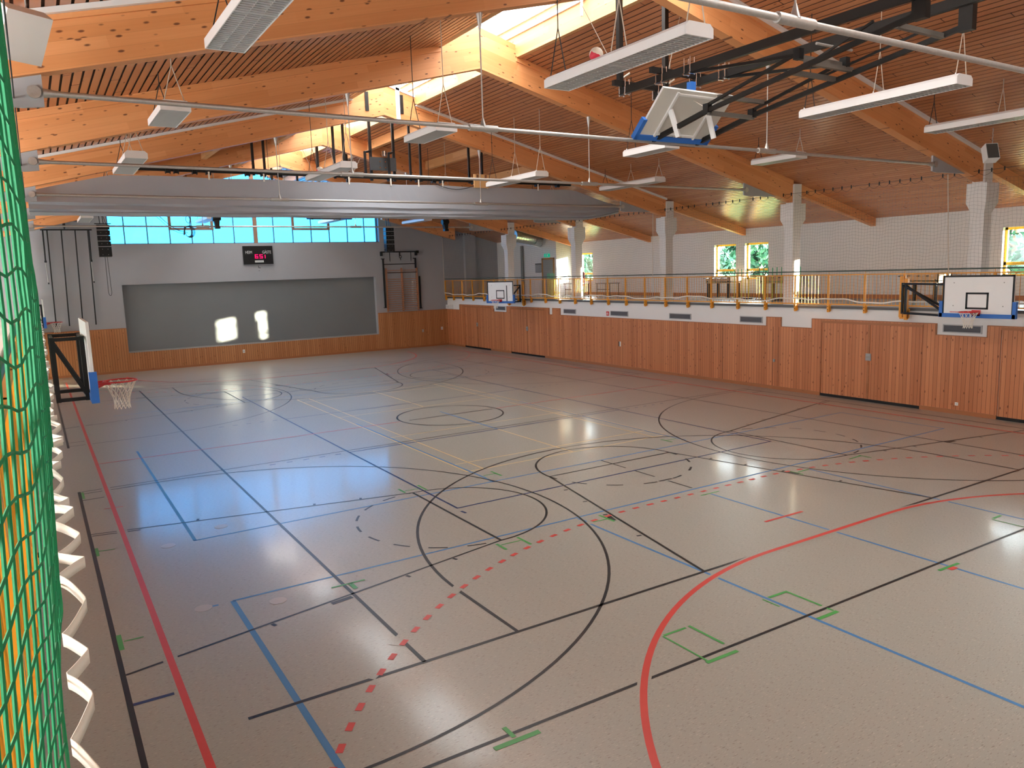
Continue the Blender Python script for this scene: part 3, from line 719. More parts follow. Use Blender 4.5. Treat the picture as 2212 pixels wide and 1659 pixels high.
for i, yc in enumerate(FRAMES):
    t = thing('roof_beam', 'glued timber '+NAMES[i], 'beam', (RX,yc,zb(RX)), GB)
    for sgn in (1,-1):
        m_ = MB(); m_.prism([(x,yc-BT,z) for x, z in beam_poly(sgn, i == 7)], (0,2*BT,0))
        uvf = lambda q, sgn=sgn, i=i: ((abs(q[0]-RX))*c_-(q[2]-9.0)*s_+i*31+(15 if sgn > 0 else 0), abs(q[0]-RX)*s_+(q[2]-9.0)*c_+i*.31+q[1]*.02+10)
        obj('beam_half', m_, BEAM, t, uv=uvf)
        lb_ = MB(); a, b = RX+sgn*SKX, RX+sgn*12.40
        for fy in (yc-BT-.045, yc+BT+.003): lb_.prism([(a,fy,zc(a)-.14),(b,fy,zc(b)-.14),(b,fy,zc(b)),(a,fy,zc(a))], (0,.042,0))
        obj('ledger_batten', lb_, BEAM, t, uv=uvf)
        if i in (2, 4):
            ws = MB(); ws.prism([(a,yc-BT-.13,zc(a)-.075),(b,yc-BT-.13,zc(b)-.075),(b,yc-BT-.13,zc(b)-.003),(a,yc-BT-.13,zc(a)-.003)], (0,.08,0))
            obj('cable_duct', ws, WPAINT, t)
            if i == 4: 
                ws = MB(); ws.prism([(RX,yc-BT-.05,10.72),(a,yc-BT-.05,zc(a)+.21),(a,yc-BT-.05,zc(a)+.29),(RX,yc-BT-.05,10.80)], (0,.045,0)); obj('cap_strip', ws, STEELBLUE, t)
    if i == 4:
        ws = MB(); ws.box(RX+.42, RX+.55, yc-BT-.05, yc-BT-.002, zb(RX+.5), 10.70); obj('conduit', ws, STEELBLUE, t)
        ws = MB()
        for xx in (RX-.6, RX+.62): ws.box(xx-.06, xx+.06, yc-BT-.03, yc-BT-.002, 9.85, 10.45)
        obj('fixing_plate', ws, DARKSTEEL, t)
    # rafters over the gallery on the right and left
    for sgn in (1,-1):
        if i == 7 and sgn > 0: continue
        m_ = MB(); a, b = RX+sgn*12.85, (XW-.0 if sgn > 0 else XLW)
        m_.prism([(a,yc-.1,zc(a)-.36),(b,yc-.1,zc(b)-.30),(b,yc-.1,zc(b)),(a,yc-.1,zc(a))], (0,.2,0))
        obj('gallery_rafter', m_, BEAM, t, uv=uvf)
# ---- columns
CN = ['white column behind the viewer', 'white column beside the viewer', 'white column nearest on the right, behind the near basketball board', 'white column second from the right, with a sunlit patch', 'white column third from the right, middle of the gallery', 'white column fourth from the right, beside the yellow window', 'white column furthest away, in front of the metal duct']
for i, yc in enumerate(FRAMES[:7]):
    for sgn in (1,-1):
        def cx(x): return RX+sgn*(x-RX)
        lab = CN[i] if sgn > 0 else CN[i].replace('white column', 'white column of the left gallery').split(',')[0]
        if sgn < 0: lab = 'white left gallery column under the '+NAMES[i].split(',')[0]
        m_ = MB()
        def ring(x0, x1, hy, z): return [(cx(x0),yc-hy,z),(cx(x1),yc-hy,z),(cx(x1),yc+hy,z),(cx(x0),yc+hy,z)]
        yc_ = yc; yc = yc-.10
        R_ = [ring(22.74,23.14,.18,GZ), ring(22.74,23.14,.18,5.75), ring(22.62,23.28,.27,6.02), ring(22.62,23.28,.27,6.56)]
        yc = yc_
        n0 = len(m_.v); m_.v += sum(R_, [])
        for a in range(3):
            for k in range(4): m_.f.append([n0+4*a+k, n0+4*a+(k+1)%4, n0+4*a+4+(k+1)%4, n0+4*a+4+k]); m_.sm.append(False)
        m_.f.append([n0+12,n0+13,n0+14,n0+15]); m_.sm.append(False); m_.f.append([n0+3,n0+2,n0+1,n0]); m_.sm.append(False)
        xx = sorted((cx(22.9), cx(23.3))); m_.box(xx[0], xx[1], yc-.17, yc+.17, 6.56, zc(23.3)-.01)
        tag(obj('column', m_, COLW), lab, 'column', 'white gallery columns')
# ---- tie rods
RODN = ['overhead thick galvanised tie rod crossing the top right corner', 'galvanised tie rod under the nearest beam in view', 'galvanised tie rod under the second beam, in front of the divider curtain pulleys', 'thin tie rod across the face of the grey divider curtain', 'tie rod hidden just below the divider curtain', 'tie rod across the far gable window']
for i, yc in enumerate(FRAMES[1:7]):
    z = 6.97+(.02 if i else 0)
    t = thing('tie_rod', RODN[i], 'rod', (RX,yc,z), 'steel tie rods under the beams')
    xl, xr = .3, 20.64
    m_ = MB(); m_.tube((xl+.25,yc,z),(xr-.25,yc,z),.036,12); obj('rod', m_, GALV, t)
    for sgn in (1,-1):
        xe = RX+sgn*(xr-RX); xi = RX+sgn*3.6
        h = MB(); h.tube((xi,yc,z+.05),(xi,yc,zb(xi)),.012,6); h.tube((xi,yc,zb(xi)),(xi,yc,zb(xi)-.3),.06,10,.012); h.tube((xi,yc,z+.02),(xi,yc,z+.17),.06,10,.014); obj('hanger', h, GALV, t)
        c = MB(); c.tube((xi-.28,yc,z),(xi+.28,yc,z),.056,14); obj('coupling', c, GALV, t)
        e = MB(); e.tube((xe-sgn*.30,yc,z),(xe-sgn*.1,yc,z),.036,12,.06); e.tube((xe,yc-.06,z),(xe,yc+.06,z),.08,18); obj('eye_end', e, GALV, t)
        g = MB(); ga, gb = xe+sgn*.02, xe+sgn*1.5
        g.prism([(ga-sgn*.12,yc-.025,zb(ga-sgn*.12)),(ga-sgn*.12,yc-.025,z-.17),(ga+sgn*.12,yc-.025,z-.2),(gb,yc-.025,zb(gb))], (0,.05,0))
        obj('gusset_plate', g, GUSSET, t)

# ------------------------------------------------------------------ pendant lights
ZL = 7.5
def lamp(name, lab, x, y0, y1, units, louvre):
    t = thing(name, lab, 'ceiling light', (x+.25, (y0+y1)/2, ZL), 'louvred pendant lights')
    Wd, H = .5, .175
    b = MB(); prof = [(x,ZL),(x+Wd,ZL),(x+Wd,ZL+H*.7),(x+Wd-.06,ZL+H),(x+.06,ZL+H),(x,ZL+H*.7)]
    # open-bottomed trough: top and two sides, then end caps
    for (p, q) in (((x,ZL),(x,ZL+H*.7)),((x,ZL+H*.7),(x+.06,ZL+H)),((x+.06,ZL+H),(x+Wd-.06,ZL+H)),((x+Wd-.06,ZL+H),(x+Wd,ZL+H*.7)),((x+Wd,ZL+H*.7),(x+Wd,ZL))):
        d = Vector((q[0]-p[0],0,q[1]-p[1])); n = Vector((d.z,0,-d.x)).normalized()*.012
        b.prism([(p[0],y0,p[1]),(q[0],y0,q[1]),(q[0]+n.x,y0,q[1]+n.z),(p[0]+n.x,y0,p[1]+n.z)], (0,y1-y0,0))
    obj('housing', b, LAMPW, t)
    for yy, s in ((y0,-1),(y1,1)):
        e = MB(); e.prism([(px,yy-.004,pz) for px, pz in prof], (0,.008,0)); 
        e.prism([(px,yy+s*.004,pz) for px, pz in prof], (0,s*.008,0)); obj('end_cap', e, LAMPW, t)
    ins = MB(); ins.box(x+.02, x+Wd-.02, y0+.01, y1-.01, ZL+.06, ZL+.066); obj('reflector', ins, LOUVD, t)
    g = MB(); L = y1-y0
    n = int(L/(.075 if louvre else .045))
    for k in range(n+1): yy = y0+.02+(L-.04)*k/n; g.box(x+.02, x+Wd-.02, yy-.012, yy+.012, ZL+.002, ZL+.04)
    for xx in (x+.012, x+.17, x+.33, x+Wd-.02): g.box(xx, xx+.005, y0+.01, y1-.01, ZL+.006, ZL+.05)
    for k in range(1, units): yy = y0+L*k/units; g.box(x+.01, x+Wd-.01, yy-.03, yy+.03, ZL+.001, ZL+.05)
    obj('louvre', g, LOUV, t)
    for k in range(units+1):
        yy = y0+.06+(L-.12)*k/units; top = zc(x+.25)
        for fr, m in ((0, ROPE if k == units else ROPEW),):
            c = MB(); kn = (x+.25, yy, min(top-.2, ZL+.95)); c.path([(x+.08,yy,ZL+H-.02),kn,(x+.25,yy,top+.01)], .009, 5); c.path([(x+.42,yy,ZL+H-.02),kn], .009, 5); obj('suspension_cable', c, m, t)
            k_ = MB(); k_.tube((x+.05,yy-.0,ZL+H*.6),(x+.08,yy,ZL+H+.02),.012,6); k_.tube((x+.45,yy,ZL+H*.6),(x+.42,yy,ZL+H+.02),.012,6); obj('hook', k_, CHROME, t)
    return t
XS = (2.22, 7.49, 13.88, 18.9)
P3 = ('far left row', 'row left of the ridge', 'row right of the ridge', 'far right row')
LB = {
 (0,0):'long louvred pendant light at the top left, in front of the nearest knotty beam', (0,1):'long louvred pendant light with a ball on top, left of the folded basketball hoist', (0,2):'long white louvred pendant light right of the folded basketball hoist, below the thick tie rod', (0,3):'long white pendant light at the right edge, above the small grey loudspeaker',
 (1,0):'short white pendant light on the left, in front of the second roof beam', (1,1):'short white pendant light left of the middle, with one tie rod crossing its near end', (1,2):'short white pendant light directly below the folded basketball board', (1,3):'short white pendant light hanging by itself right of the folded board',
 (2,0):'pendant light on the left, just over the left end of the grey divider curtain', (2,1):'pendant light with a ball on top above the middle of the divider curtain', (2,2):'pendant light above the divider curtain right of the wooden box', (2,3):'pendant light crossed by a tie rod, over the right end of the divider curtain',
 (3,0):'pendant light hidden behind the left end of the divider curtain', (3,1):'pendant light hidden behind the middle of the divider curtain', (3,2):'pendant light hidden behind the curtain, right of the middle', (3,3):'pendant light just showing under the right end of the divider curtain',
 (4,0):'white pendant light in front of the far wall, above the gymnastics poles', (4,1):'pendant light in front of the far window, beside the coiled cable', (4,2):'pendant light in front of the far window, below the blue-edged board', (4,3):'pendant light in front of the far wall, right of the far window'}
for r, (y0, y1, un) in enumerate(((7.6,10.8,2),(14.8,16.4,1),(20.65,23.75,2),(27.2,28.8,1),(39.3,42.3,2))):
    for k, x in enumerate(XS):
        dx = -.45 if (r, k) == (0, 3) else 0
        lamp('pendant_light', LB[(r,k)], x+dx, y0, y1, un, r == 0)
def ball(c, lab):
    m_ = MB(); m_.sphere((0,0,0), .106, 28, 18); o = tag(obj('volleyball', m_, BALL), lab, 'ball'); o.location = c
ball((7.70, 9.70, ZL+.175+.108), 'green, red and white volleyball stuck on top of the long light beside the hoist')
ball((7.86, 23.45, ZL+.175+.11), 'volleyball resting on the light above the divider curtain')
ball((11.40, 25.62, 9.86), 'red, green and white volleyball wedged high up behind the third beam')

# ------------------------------------------------------------------ divider curtain
YD = 25.15
t = thing('divider_curtain', 'big grey divider curtain raised and folded under the third roof beam', 'curtain', (RX,YD,6.5))
prof = [(YD+.0,7.66),(YD-.02,7.1),(YD-.10,6.98),(YD-.17,6.84),(YD-.10,6.78),(YD-.20,6.66),(YD-.14,6.60),(YD-.20,6.56),(YD-.05,6.50),(YD+.15,6.50),(YD+.28,6.56),(YD+.2,7.1),(YD+.12,7.66)]
m_ = MB()
nx = 60; n = len(prof)
def cx0(i): return .2+(20.9-.2)*i/nx
rowsv = []
for i in range(nx+1):
    x = cx0(i); zlim = zb(x)-.03
    ed = min(1.0, (20.95-x)/1.7)
    for j, (yy, zz) in enumerate(prof):
        z = zz
        if x > 19.2: z = max(zz if zz > 7.2 else zz+.28*(1-ed)**1.2*(1 if zz < 6.9 else .4), 0)
        z = min(z, zlim)
        rowsv.append((x, yy+.02*math.sin(x*1.3+j)*(1 if 0 < j < 10 else 0), z+.012*math.sin(x*2.1+j*2)))
nb = len(m_.v); m_.v += rowsv
for i in range(nx):
    for j in range(n): m_.f.append([nb+i*n+j, nb+(i+1)*n+j, nb+(i+1)*n+(j+1)%n, nb+i*n+(j+1)%n]); m_.sm.append(False)
m_.f.append([nb+j for j in range(n)]); m_.f.append([nb+nx*n+j for j in range(n-1,-1,-1)]); m_.sm += [False, False]
obj('fabric', m_, GREYCURT, t)
sh_ = MB(); sh_.tube((2.5,YD+.05,7.86),(18.6,YD+.05,7.86),.045,12); obj('winding_shaft', sh_, DARKSTEEL, t)
for x in (3.82,4.05,4.57,4.96,6.12,6.6,7.12,10.9,11.95,12.57,12.89,14.2,14.74,17.0,17.96):
    p = MB(); p.tube((x-.07,YD+.05,7.84),(x-.055,YD+.05,7.84),.10,16); p.tube((x+.055,YD+.05,7.84),(x+.07,YD+.05,7.84),.10,16); p.tube((x-.055,YD+.05,7.84),(x+.055,YD+.05,7.84),.075,16); obj('belt_pulley', p, BLACK, t)
for x in (4.96, 6.6, 10.9, 11.95, 12.89, 14.74, 17.0, 9.4):
    p = MB(); p.box(x-.025,x+.025,YD-.03,YD-.02,7.6,7.84); obj('lifting_belt', p, BAND, t)
for x in (6.35,6.7,9.0,9.35,11.75,12.15,14.1,14.65):
    p = MB(); p.box(x-.035,x+.035,YD+.14,YD+.21,7.8,zc(x)+.0); obj('hanger_post', p, DARKSTEEL, t)
p = MB(); p.box(14.15,14.75,YD-.12,YD-.04,7.62,8.1); obj('limit_switch_box', p, simple('box_wood', (.72,.42,.18), .5), t)
p = MB()
for x in (14.25,14.6): p.box(x-.04,x+.04,YD-.17,YD-.11,7.95,8.08)
obj('bracket', p, CHROME, t)
wq = MB(); x0, x1, yy = 10.55, 11.42, YD+.75
wq.box(x0-.05,x1+.05,yy-.02,yy+.02,8.2,8.65); obj('winch_plate', wq, simple('winch_dark', (.05,.055,.06), .5), t)
wq = MB()
for x in (x0,x1): wq.box(x-.045,x+.045,yy+.03,yy+.10,7.85,zc(x)+.02); wq.bar((x-.02,yy+.06,8.85),(x-.35,yy-.3,8.75),.07,.07); wq.bar((x-.35,yy-.3,8.78),(x-.35,yy-.3,7.9),.07,.07)
obj('winch_frame', wq, BLACK, t)
wq = MB(); wq.tube((11.0,yy-.1,8.68),(11.0,yy-.1,8.85),.08,12)
for a, b in ((10.85,8.5),(11.05,8.5),(10.85,8.3),(11.05,8.3)): wq.tube((a,yy-.045,b),(a,yy-.02,b),.025,10)
obj('winch_motor', wq, CHROME, t)
wq = MB(); wq.path([(12.6,YD-.06,7.7)]+[(12.6+1.6*k/10,YD-.06,7.7-.16*math.sin(PI*k/10)) for k in range(1,11)], .012, 5); obj('cable', wq, ROPE, t)

# ------------------------------------------------------------------ ceiling-hung folding baskets
def backboard_parts(t, xf, hw, h, thick=.04, pad=True, inner=True, back=True):
    """board in a local frame: front faces +y', width along x', height along z'"""
    b = MB(); b.box(-hw,hw,-thick/2,thick/2,0,h); bo = obj('backboard', b.xf(xf), BOARDW, t)
    l = MB(); yf = thick/2
    bw_ = .05
    l.box(-hw,hw,yf,yf+.003,h-bw_,h); l.box(-hw,-hw+bw_,yf,yf+.003,0,h); l.box(hw-bw_,hw,yf,yf+.003,0,h); l.box(-hw,hw,yf,yf+.003,0,.03)
    obj('border_line', l.xf(xf), BLACK, bo)
    sq = MB(); a, c0, c1 = .295, .15, .60
    sq.box(-a,a,yf,yf+.003,c1-.05,c1); sq.box(-a,a,yf,yf+.003,c0,c0+.05); sq.box(-a,-a+.05,yf,yf+.003,c0,c1); sq.box(a-.05,a,yf,yf+.003,c0,c1)
    obj('target_square', sq.xf(xf), BLACK, bo)
    sc = MB()
    for sx in (-.66,.62):
        for sz in (.24,.86): sc.tube((sx,yf,sz),(sx,yf+.004,sz),.016,10)
    obj('screw_head', sc.xf(xf), GREYSTEEL, bo)
    p = MB(); p.box(-hw-.06,hw+.06,-.05,.05,-.08,.03)
    for s in (-1,1): p.box(min(s*hw-s*.02,s*hw+s*.07),max(s*hw-s*.02,s*hw+s*.07),-.05,.05,-.08,.36)
    obj('edge_padding', p.xf(xf), BLUEPAD, t)
    return bo
def rim_parts(t, xf, y0=.02, zr=.10):
    r = MB(); r.torus((0,y0+.15+.235,zr), .235, .012, 40, 8); r.box(-.11,.11,y0,y0+.03,zr-.12,zr+.03); r.prism([(-.09,y0+.03,zr-.10),(.09,y0+.03,zr-.10),(.07,y0+.2,zr-.03),(-.07,y0+.2,zr-.03)],(0,0,.035))
    for s in (-1,1): r.bar((s*.10,y0+.03,zr-.01),(s*.20,y0+.24,zr-.01),.02,.035)
    ro = obj('rim', r.xf(xf), RED, t)
    n = MB(); K = 12; cc = (0, y0+.385)
    def pt(k, lv):
        R_ = (.232,.185,.145,.115,.105,.115)[lv]; a = 2*PI*(k+.5*(lv % 2))/K
        return (cc[0]+R_*math.cos(a), cc[1]+R_*math.sin(a), zr-(0,.09,.18,.27,.36,.43)[lv])
    for lv in range(5):
        for k in range(K):
            p = pt(k, lv); a = pt(k, lv+1); b = pt(k+(1 if lv % 2 else -1), lv+1)
            n.tube(p, a, .0055, 4, cap=False); n.tube(p, b, .0055, 4, cap=False)
    obj('net', n.xf(xf), NETW, t)
    return ro
def hoist(lab, flip=False, y_mirror=None):
    t = thing('ceiling_basket_hoist', lab, 'basketball hoop', (11.1, 10.0 if not flip else 33.9, 8.03), 'folding basketball hoists')
    def X(q): return (q[0], q[1], q[2]) if not flip else (2*11.1-q[0], 43.9-q[1], q[2])
    def O(name, mb, mat): return obj(name, mb.xf(X), mat, t)
    for x, ye in ((10.62,12.62),(11.52,12.62)):
        m_ = MB(); m_.box(x-.04,x+.04,5.1,ye,8.03,8.17); O('rail', m_, DARKSTEEL)
    for yy in (12.5, 11.4, 5.55):
        m_ = MB(); m_.box(10.34,11.95,yy-.04,yy+.04,8.175,8.275); O('cross_member', m_, BARSTEEL if yy < 6 else DARKSTEEL)
    for x, yy in ((10.52,12.5),(11.75,12.5),(10.52,5.55),(11.75,5.55)):
        m_ = MB(); m_.box(x-.05,x+.05,yy-.05,yy+.05,8.275,zc(x)+.01); O('hanger_post', m_, DARKSTEEL)
        m_ = MB(); m_.path([(x,yy,8.32),(x+(.9 if x > 11 else -.9),yy+.5,zc(x+(.9 if x > 11 else -.9)))], .008, 5); m_.path([(x,yy,8.3),(x+.25,yy,8.45)], .02, 5); O('bracing_wire', m_, ROPEW)
    for x in (10.62,11.52):
        for yy in (12.57,12.4,11.5,11.33,10.75,10.6):
            m_ = MB()
            for dx in (-.055,.055): m_.tube((x+dx,yy,7.99),(x+dx,yy,8.3),.012,6)
            m_.box(x-.08,x+.08,yy-.02,yy+.02,8.005,8.03); O('clamp', m_, CHROME)
    # folded lower frame
    F_ = lambda s, y, z: (10.72 if s < 0 else 11.9, y, z)
    for s in (-1,1):
        a = MB(); a.bar(F_(s,11.85,7.0),F_(s,10.32,7.31),.075,.085); a.bar(F_(s,10.32,7.31),F_(s,6.4,7.86),.06,.075); O('lower_arm', a, DARKSTEEL)
        a = MB(); a.bar(F_(s,10.35,7.40),F_(s,8.35,7.84),.045,.05); a.bar((F_(s,0,0)[0],8.4,7.80),(10.62 if s < 0 else 11.52,10.6,8.03),.045,.05); O('upper_brace', a, DARKSTEEL)
        a = MB(); a.bar((F_(s,0,0)[0]-.0,6.75,7.82),(F_(s,0,0)[0],8.32,7.62),.03,.04); a.bar((F_(s,0,0)[0]+.25*-s,8.6,7.62),(F_(s,0,0)[0],7.1,7.95),.03,.035); O('diagonal_tie', a, DARKSTEEL)
        a = MB(); a.box(F_(s,0,0)[0]-.06,F_(s,0,0)[0]+.06,6.3,6.5,7.78,8.16); O('pivot_bracket', a, DARKSTEEL)
        a = MB()
        for (yy, zz) in ((10.32,7.36),(8.38,7.82)): a.box(F_(s,0,0)[0]-.055,F_(s,0,0)[0]+.055,yy-.06,yy+.06,zz-.09,zz+.07)
        O('joint_plate', a, BLACK)
    for yy, zz in ((11.85,7.0),(10.30,7.27),(10.05,7.5),(8.42,7.78),(8.25,7.66),(8.55,7.58),(6.75,7.80)):
        a = MB(); a.box(10.72,11.9,yy-.035,yy+.035,zz-.035,zz+.035); O('cross_bar', a, DARKSTEEL if yy > 11 else BARSTEEL)
    a = MB(); a.tube((10.85,8.15,7.93),(11.75,8.15,7.93),.022,8); O('cross_bar', a, GALV)
    # board: back side faces down towards the near end
    B0 = Vector((11.1,11.62,7.07)); up = Vector((0,-.70,.69)).normalized(); nrm = Vector((0,.69,.70)).normalized()
    loc = lambda q: X(B0+Vector((q[0],0,0))+nrm*q[1]+up*q[2])
    hw, h = .92, 1.03
    backboard_parts(t, loc, hw, h)
    b = MB(); b.box(-hw+.005,hw-.005,-.026,-.02,.005,h-.005); o = obj('back_panel', b.xf(loc), BOARDB, t)
    b = MB()
    for xx in (-.52,.50): b.box(xx-.025,xx+.025,-.06,-.026,.02,.98)
    b.box(-.52,.5,-.055,-.026,.06,.10); b.box(-.52,.5,-.05,-.026,.92,.96)
    obj('back_rib', b.xf(loc), BOARDW, t)
    b = MB(); b.bar((-.5,-.05,.62),(-.36,-.45,.32),.05,.09); obj('strut', b.xf(loc), BOARDW, t); b = MB(); b.bar((.5,-.05,.62),(.62,-.40,.32),.05,.09); obj('strut', b.xf(loc), BOARDW, t)
    b = MB(); b.path([(-.08,-.06,.06),(-.08,-.12,.10),(.08,-.12,.10),(.08,-.06,.06)], .014, 6); obj('hook_bracket', b.xf(loc), CHROME, t)
    b = MB(); b.box(11.02,11.14,11.02,11.14,7.78,8.0); b.tube((11.05,11.08,7.66),(11.08,11.08,7.8),.04,10,.075); O('safety_reel', b, BLUEP)
    b = MB(); b.path([(11.05,11.08,7.7),(11.1,10.7,7.45)], .006, 5); O('reel_cord', b, ROPEW)
    return t
hoist('black folding ceiling basketball hoist with a white board seen from behind, upper right')
hoist('folded ceiling basketball hoist with blue board edge, behind the divider curtain', True)

# ------------------------------------------------------------------ swing-out basketball boards on the long walls
def wall_hoop(lab, c, ang, arms, posts):
    """c = bottom centre of the board, ang = direction the board faces"""
    t = thing('basketball_board', lab, 'basketball hoop', c, 'swing-out basketball boards')
    n = Vector((math.cos(ang), math.sin(ang), 0)); sd = Vector((-n.y, n.x, 0)); C0 = Vector(c)
    xf = lambda q: C0+sd*(-q[0])+n*q[1]+Vector((0,0,q[2]))
    backboard_parts(t, xf, .92, 1.06)
    rim_parts(t, xf)
    lg = MB()
    for k in range(9): lg.prism([(.47+.026*k,.021,.055),(.49+.026*k,.021,.055),(.493+.026*k,.021,.078),(.473+.026*k,.021,.078)],(0,.003,0))
    obj('maker_mark', lg.xf(xf), RED, t)
    for k, (segs, w_) in enumerate(arms):
        for a, b in segs: m_ = MB(); m_.bar(a, b, w_, w_); obj('support_arm', m_, BLACK, t)
    for (x, y, z0, z1, sg) in posts:
        m_ = MB(); m_.box(x-.05,x+.05,y-.055,y+.055,z0,z1); m_.prism([(x,y-.055,z0-.05),(x+.12*sg,y-.055,z0+.02),(x+.12*sg,y-.055,z0+.28),(x,y-.055,z0+.28)],(0,.11,0)); obj('mount_post', m_, YEL, t)
        m_ = MB(); m_.tube((x+.02*sg,y-.06,z0+.08),(x+.02*sg,y+.06,z0+.08),.018,8); m_.tube((x+.02*sg,y-.06,z0+.2),(x+.02*sg,y+.06,z0+.2),.018,8); obj('bolt', m_, BLACK, t)
    return t
def arm_pair(p_wall, q_wall, p_board, q_board, zt=3.80, zb_=2.93):
    """two vertical wall points and two board points (x, y): upper, lower arms and diagonals"""
    A, B, C1, D = [Vector((p[0], p[1], 0)) for p in (p_wall, q_wall, p_board, q_board)]
    Z = lambda v, z: (v.x, v.y, z)
    out = []
    for a, c in ((A, C1), (B, D)):
        out.append(([(Z(a,zb_-.03),Z(a,zt+.03)),(Z(c,zb_-.03),Z(c,zt+.03))], .06))
        out.append(([(Z(a,zt),Z(c,zt)),(Z(a,zb_),Z(c,zb_))], .05))
        out.append(([(Z(a,zt-.05),Z(c,zb_+.05))], .055))
    out.append(([(Z(A,zt),Z(B,zt)),(Z(A,zb_),Z(B,zb_)),(Z(C1,zt),Z(D,zt)),(Z(C1,zb_),Z(D,zb_))], .04))
    return out
wall_hoop('white basketball board with blue edge nearest on the right gallery', (21.45,10.9,2.99), PI, arm_pair((22.12,13.30),(22.3,13.5),(21.55,11.75),(21.62,11.5)),
          [(22.46,13.62,2.78,4.02,1),(22.36,13.42,2.76,3.95,1)])
wall_hoop('white basketball board swung out from the far end of the right gallery', (20.95,34.75,2.99), math.radians(196), arm_pair((22.3,34.95),(22.3,36.4),(21.08,34.3),(21.1,35.2)),
          [(22.46,34.9,2.72,4.0,1),(22.46,36.4,2.72,4.0,1)])
wall_hoop('basketball board seen edge-on with a red hoop, in front of the green net', (.62,13.15,2.98), 0, arm_pair((.18,12.62),(.18,13.68),(.55,12.62),(.55,13.68)),
          [(-.02,12.6,2.74,4.0,-1),(-.02,13.7,2.74,4.0,-1)])
wall_hoop('furthest basketball board with red hoop, half hidden by the green net', (.36,36.85,2.98), 0, arm_pair((.05,36.3),(.05,37.4),(.30,36.3),(.30,37.4)),
          [(-.05,36.3,2.74,4.0,-1),(-.05,37.4,2.74,4.0,-1)])

# ------------------------------------------------------------------ gallery railings
def railing(lab, x, sg, ys):
    """sg = +1: slab lies towards +x"""
    t = thing('gallery_railing', lab, 'railing', (x, (ys[0]+ys[-1])/2, GZ))
    y0, y1 = ys[0]-.1, ys[-1]+.05
    h = MB(); h.tube((x,y0,4.21),(x,y1,4.21),.022,10); obj('handrail', h, HANDR, t)
    h = MB(); h.box(x-.02,x+.02,y0,y1,4.075,4.11); obj('top_rail', h, YEL, t)
    h = MB(); h.box(x-.02,x+.02,y0,y1,3.11,3.145); obj('bottom_rail', h, YEL, t)
    for y in ys:
        p = MB(); p.box(x-.025,x+.025,y-.035,y+.035,2.90,4.11); p.tube((x,y,4.10),(x,y,4.20),.008,6); po_ = obj('post', p, YEL, t)
        b = MB(); b.prism([(x,y-.045,2.86),(x+.10*sg,y-.045,2.90),(x+.10*sg,y-.045,3.12),(x,y-.045,3.12)],(0,.09,0)); obj('post_bracket', b, YEL, po_)
        b = MB(); b.tube((x-.035*sg,y-.0,2.95),(x-.02*sg,y,2.95),.016,8); b.tube((x-.035*sg,y,3.05),(x-.02*sg,y,3.05),.016,8); obj('bolt', b, BLACK, po_)
    for a, b in zip(ys, ys[1:]):
        p = MB(); k = max(1, int(round((b-a)/.128)))
        for i in range(1, k): yy = a+(b-a)*i/k; p.tube((x,yy,3.13),(x,yy,4.08),.008,6)
        obj('baluster_panel', p, YEL, t)
YP = [3.2,4.5,5.8,7.1,8.4,9.7,11.0,12.29,13.58,14.88,16.20,17.51,18.81,20.1,21.41,22.71,23.99,25.25,26.52,27.78,29.05,30.33,31.62,32.89,34.23,35.5,36.75,38.0,39.25,40.56,41.85,43.08,44.12]
railing('orange balustrade with green handrail along the right gallery', 22.50, 1, YP)
railing('orange balustrade behind the green net on the left', -.145, -1, [-.20+1.29*k for k in range(35)])

# ------------------------------------------------------------------ safety nets
def net(name, lab, fx, y0, y1, z0, z1, cell, r, mat, layers=1):
    m_ = MB(); ny = int((y1-y0)/cell); nz = int((z1-z0)/cell)
    def P(i, j):
        y = y0+cell*i; s = j/nz; z = z0+cell*j+.02*math.sin(i*.33)+.018*math.sin(i*1.1+j*.4)
        return Vector((fx(y, z), y+.012*math.sin(j*.8+i), z))
    V = []; F = []
    def seg(a, b):
        d = b-a; p = Vector((0,r,0)) if abs(d.z) > abs(d.y) else Vector((0,0,r)); q = Vector((r,0,0)); n0 = len(V)
        for c in (a, b): V.extend([tuple(c+p), tuple(c+q), tuple(c-p), tuple(c-q)])
        for k in range(4): F.append([n0+k, n0+(k+1)%4, n0+4+(k+1)%4, n0+4+k])
    for lay in range(layers):
        o = Vector((-.03*lay, .045*lay, .04*lay))
        G_ = [[P(i,j)+o*(1 if i > 45 else 0) for j in range(nz+1)] for i in range(ny+1)]
        for i in range(ny+1):
            if lay and i < 46: continue
            for j in range(nz+1):
                if i < ny: seg(G_[i][j], G_[i+1][j])
                if j < nz: seg(G_[i][j], G_[i][j+1])
    m_.v = V; m_.f = F; m_.sm = [False]*len(F)
    t = tag(obj(name, m_, mat), lab, 'net')
    return t, ny, nz
def fxl(y, z):
    x = -.012+.0055*y+(.022*math.sin(y*1.9+.5)+.018*math.sin(y*4.7+z))*(.4 if z < 4.6 else .15)*min(1, y/3.0)
    return x-.24*max(0, 1-y/2.4)-.05*min(1, max(0, (4.5-z)/1.2))*min(1, max(0, (9-y)/4))
nl, ny, nz = net('safety_net', 'tall green safety net on the left, seen almost edge-on', fxl, .9, 43.9, 3.2, 6.9, .1, .0042, GNET, 3)
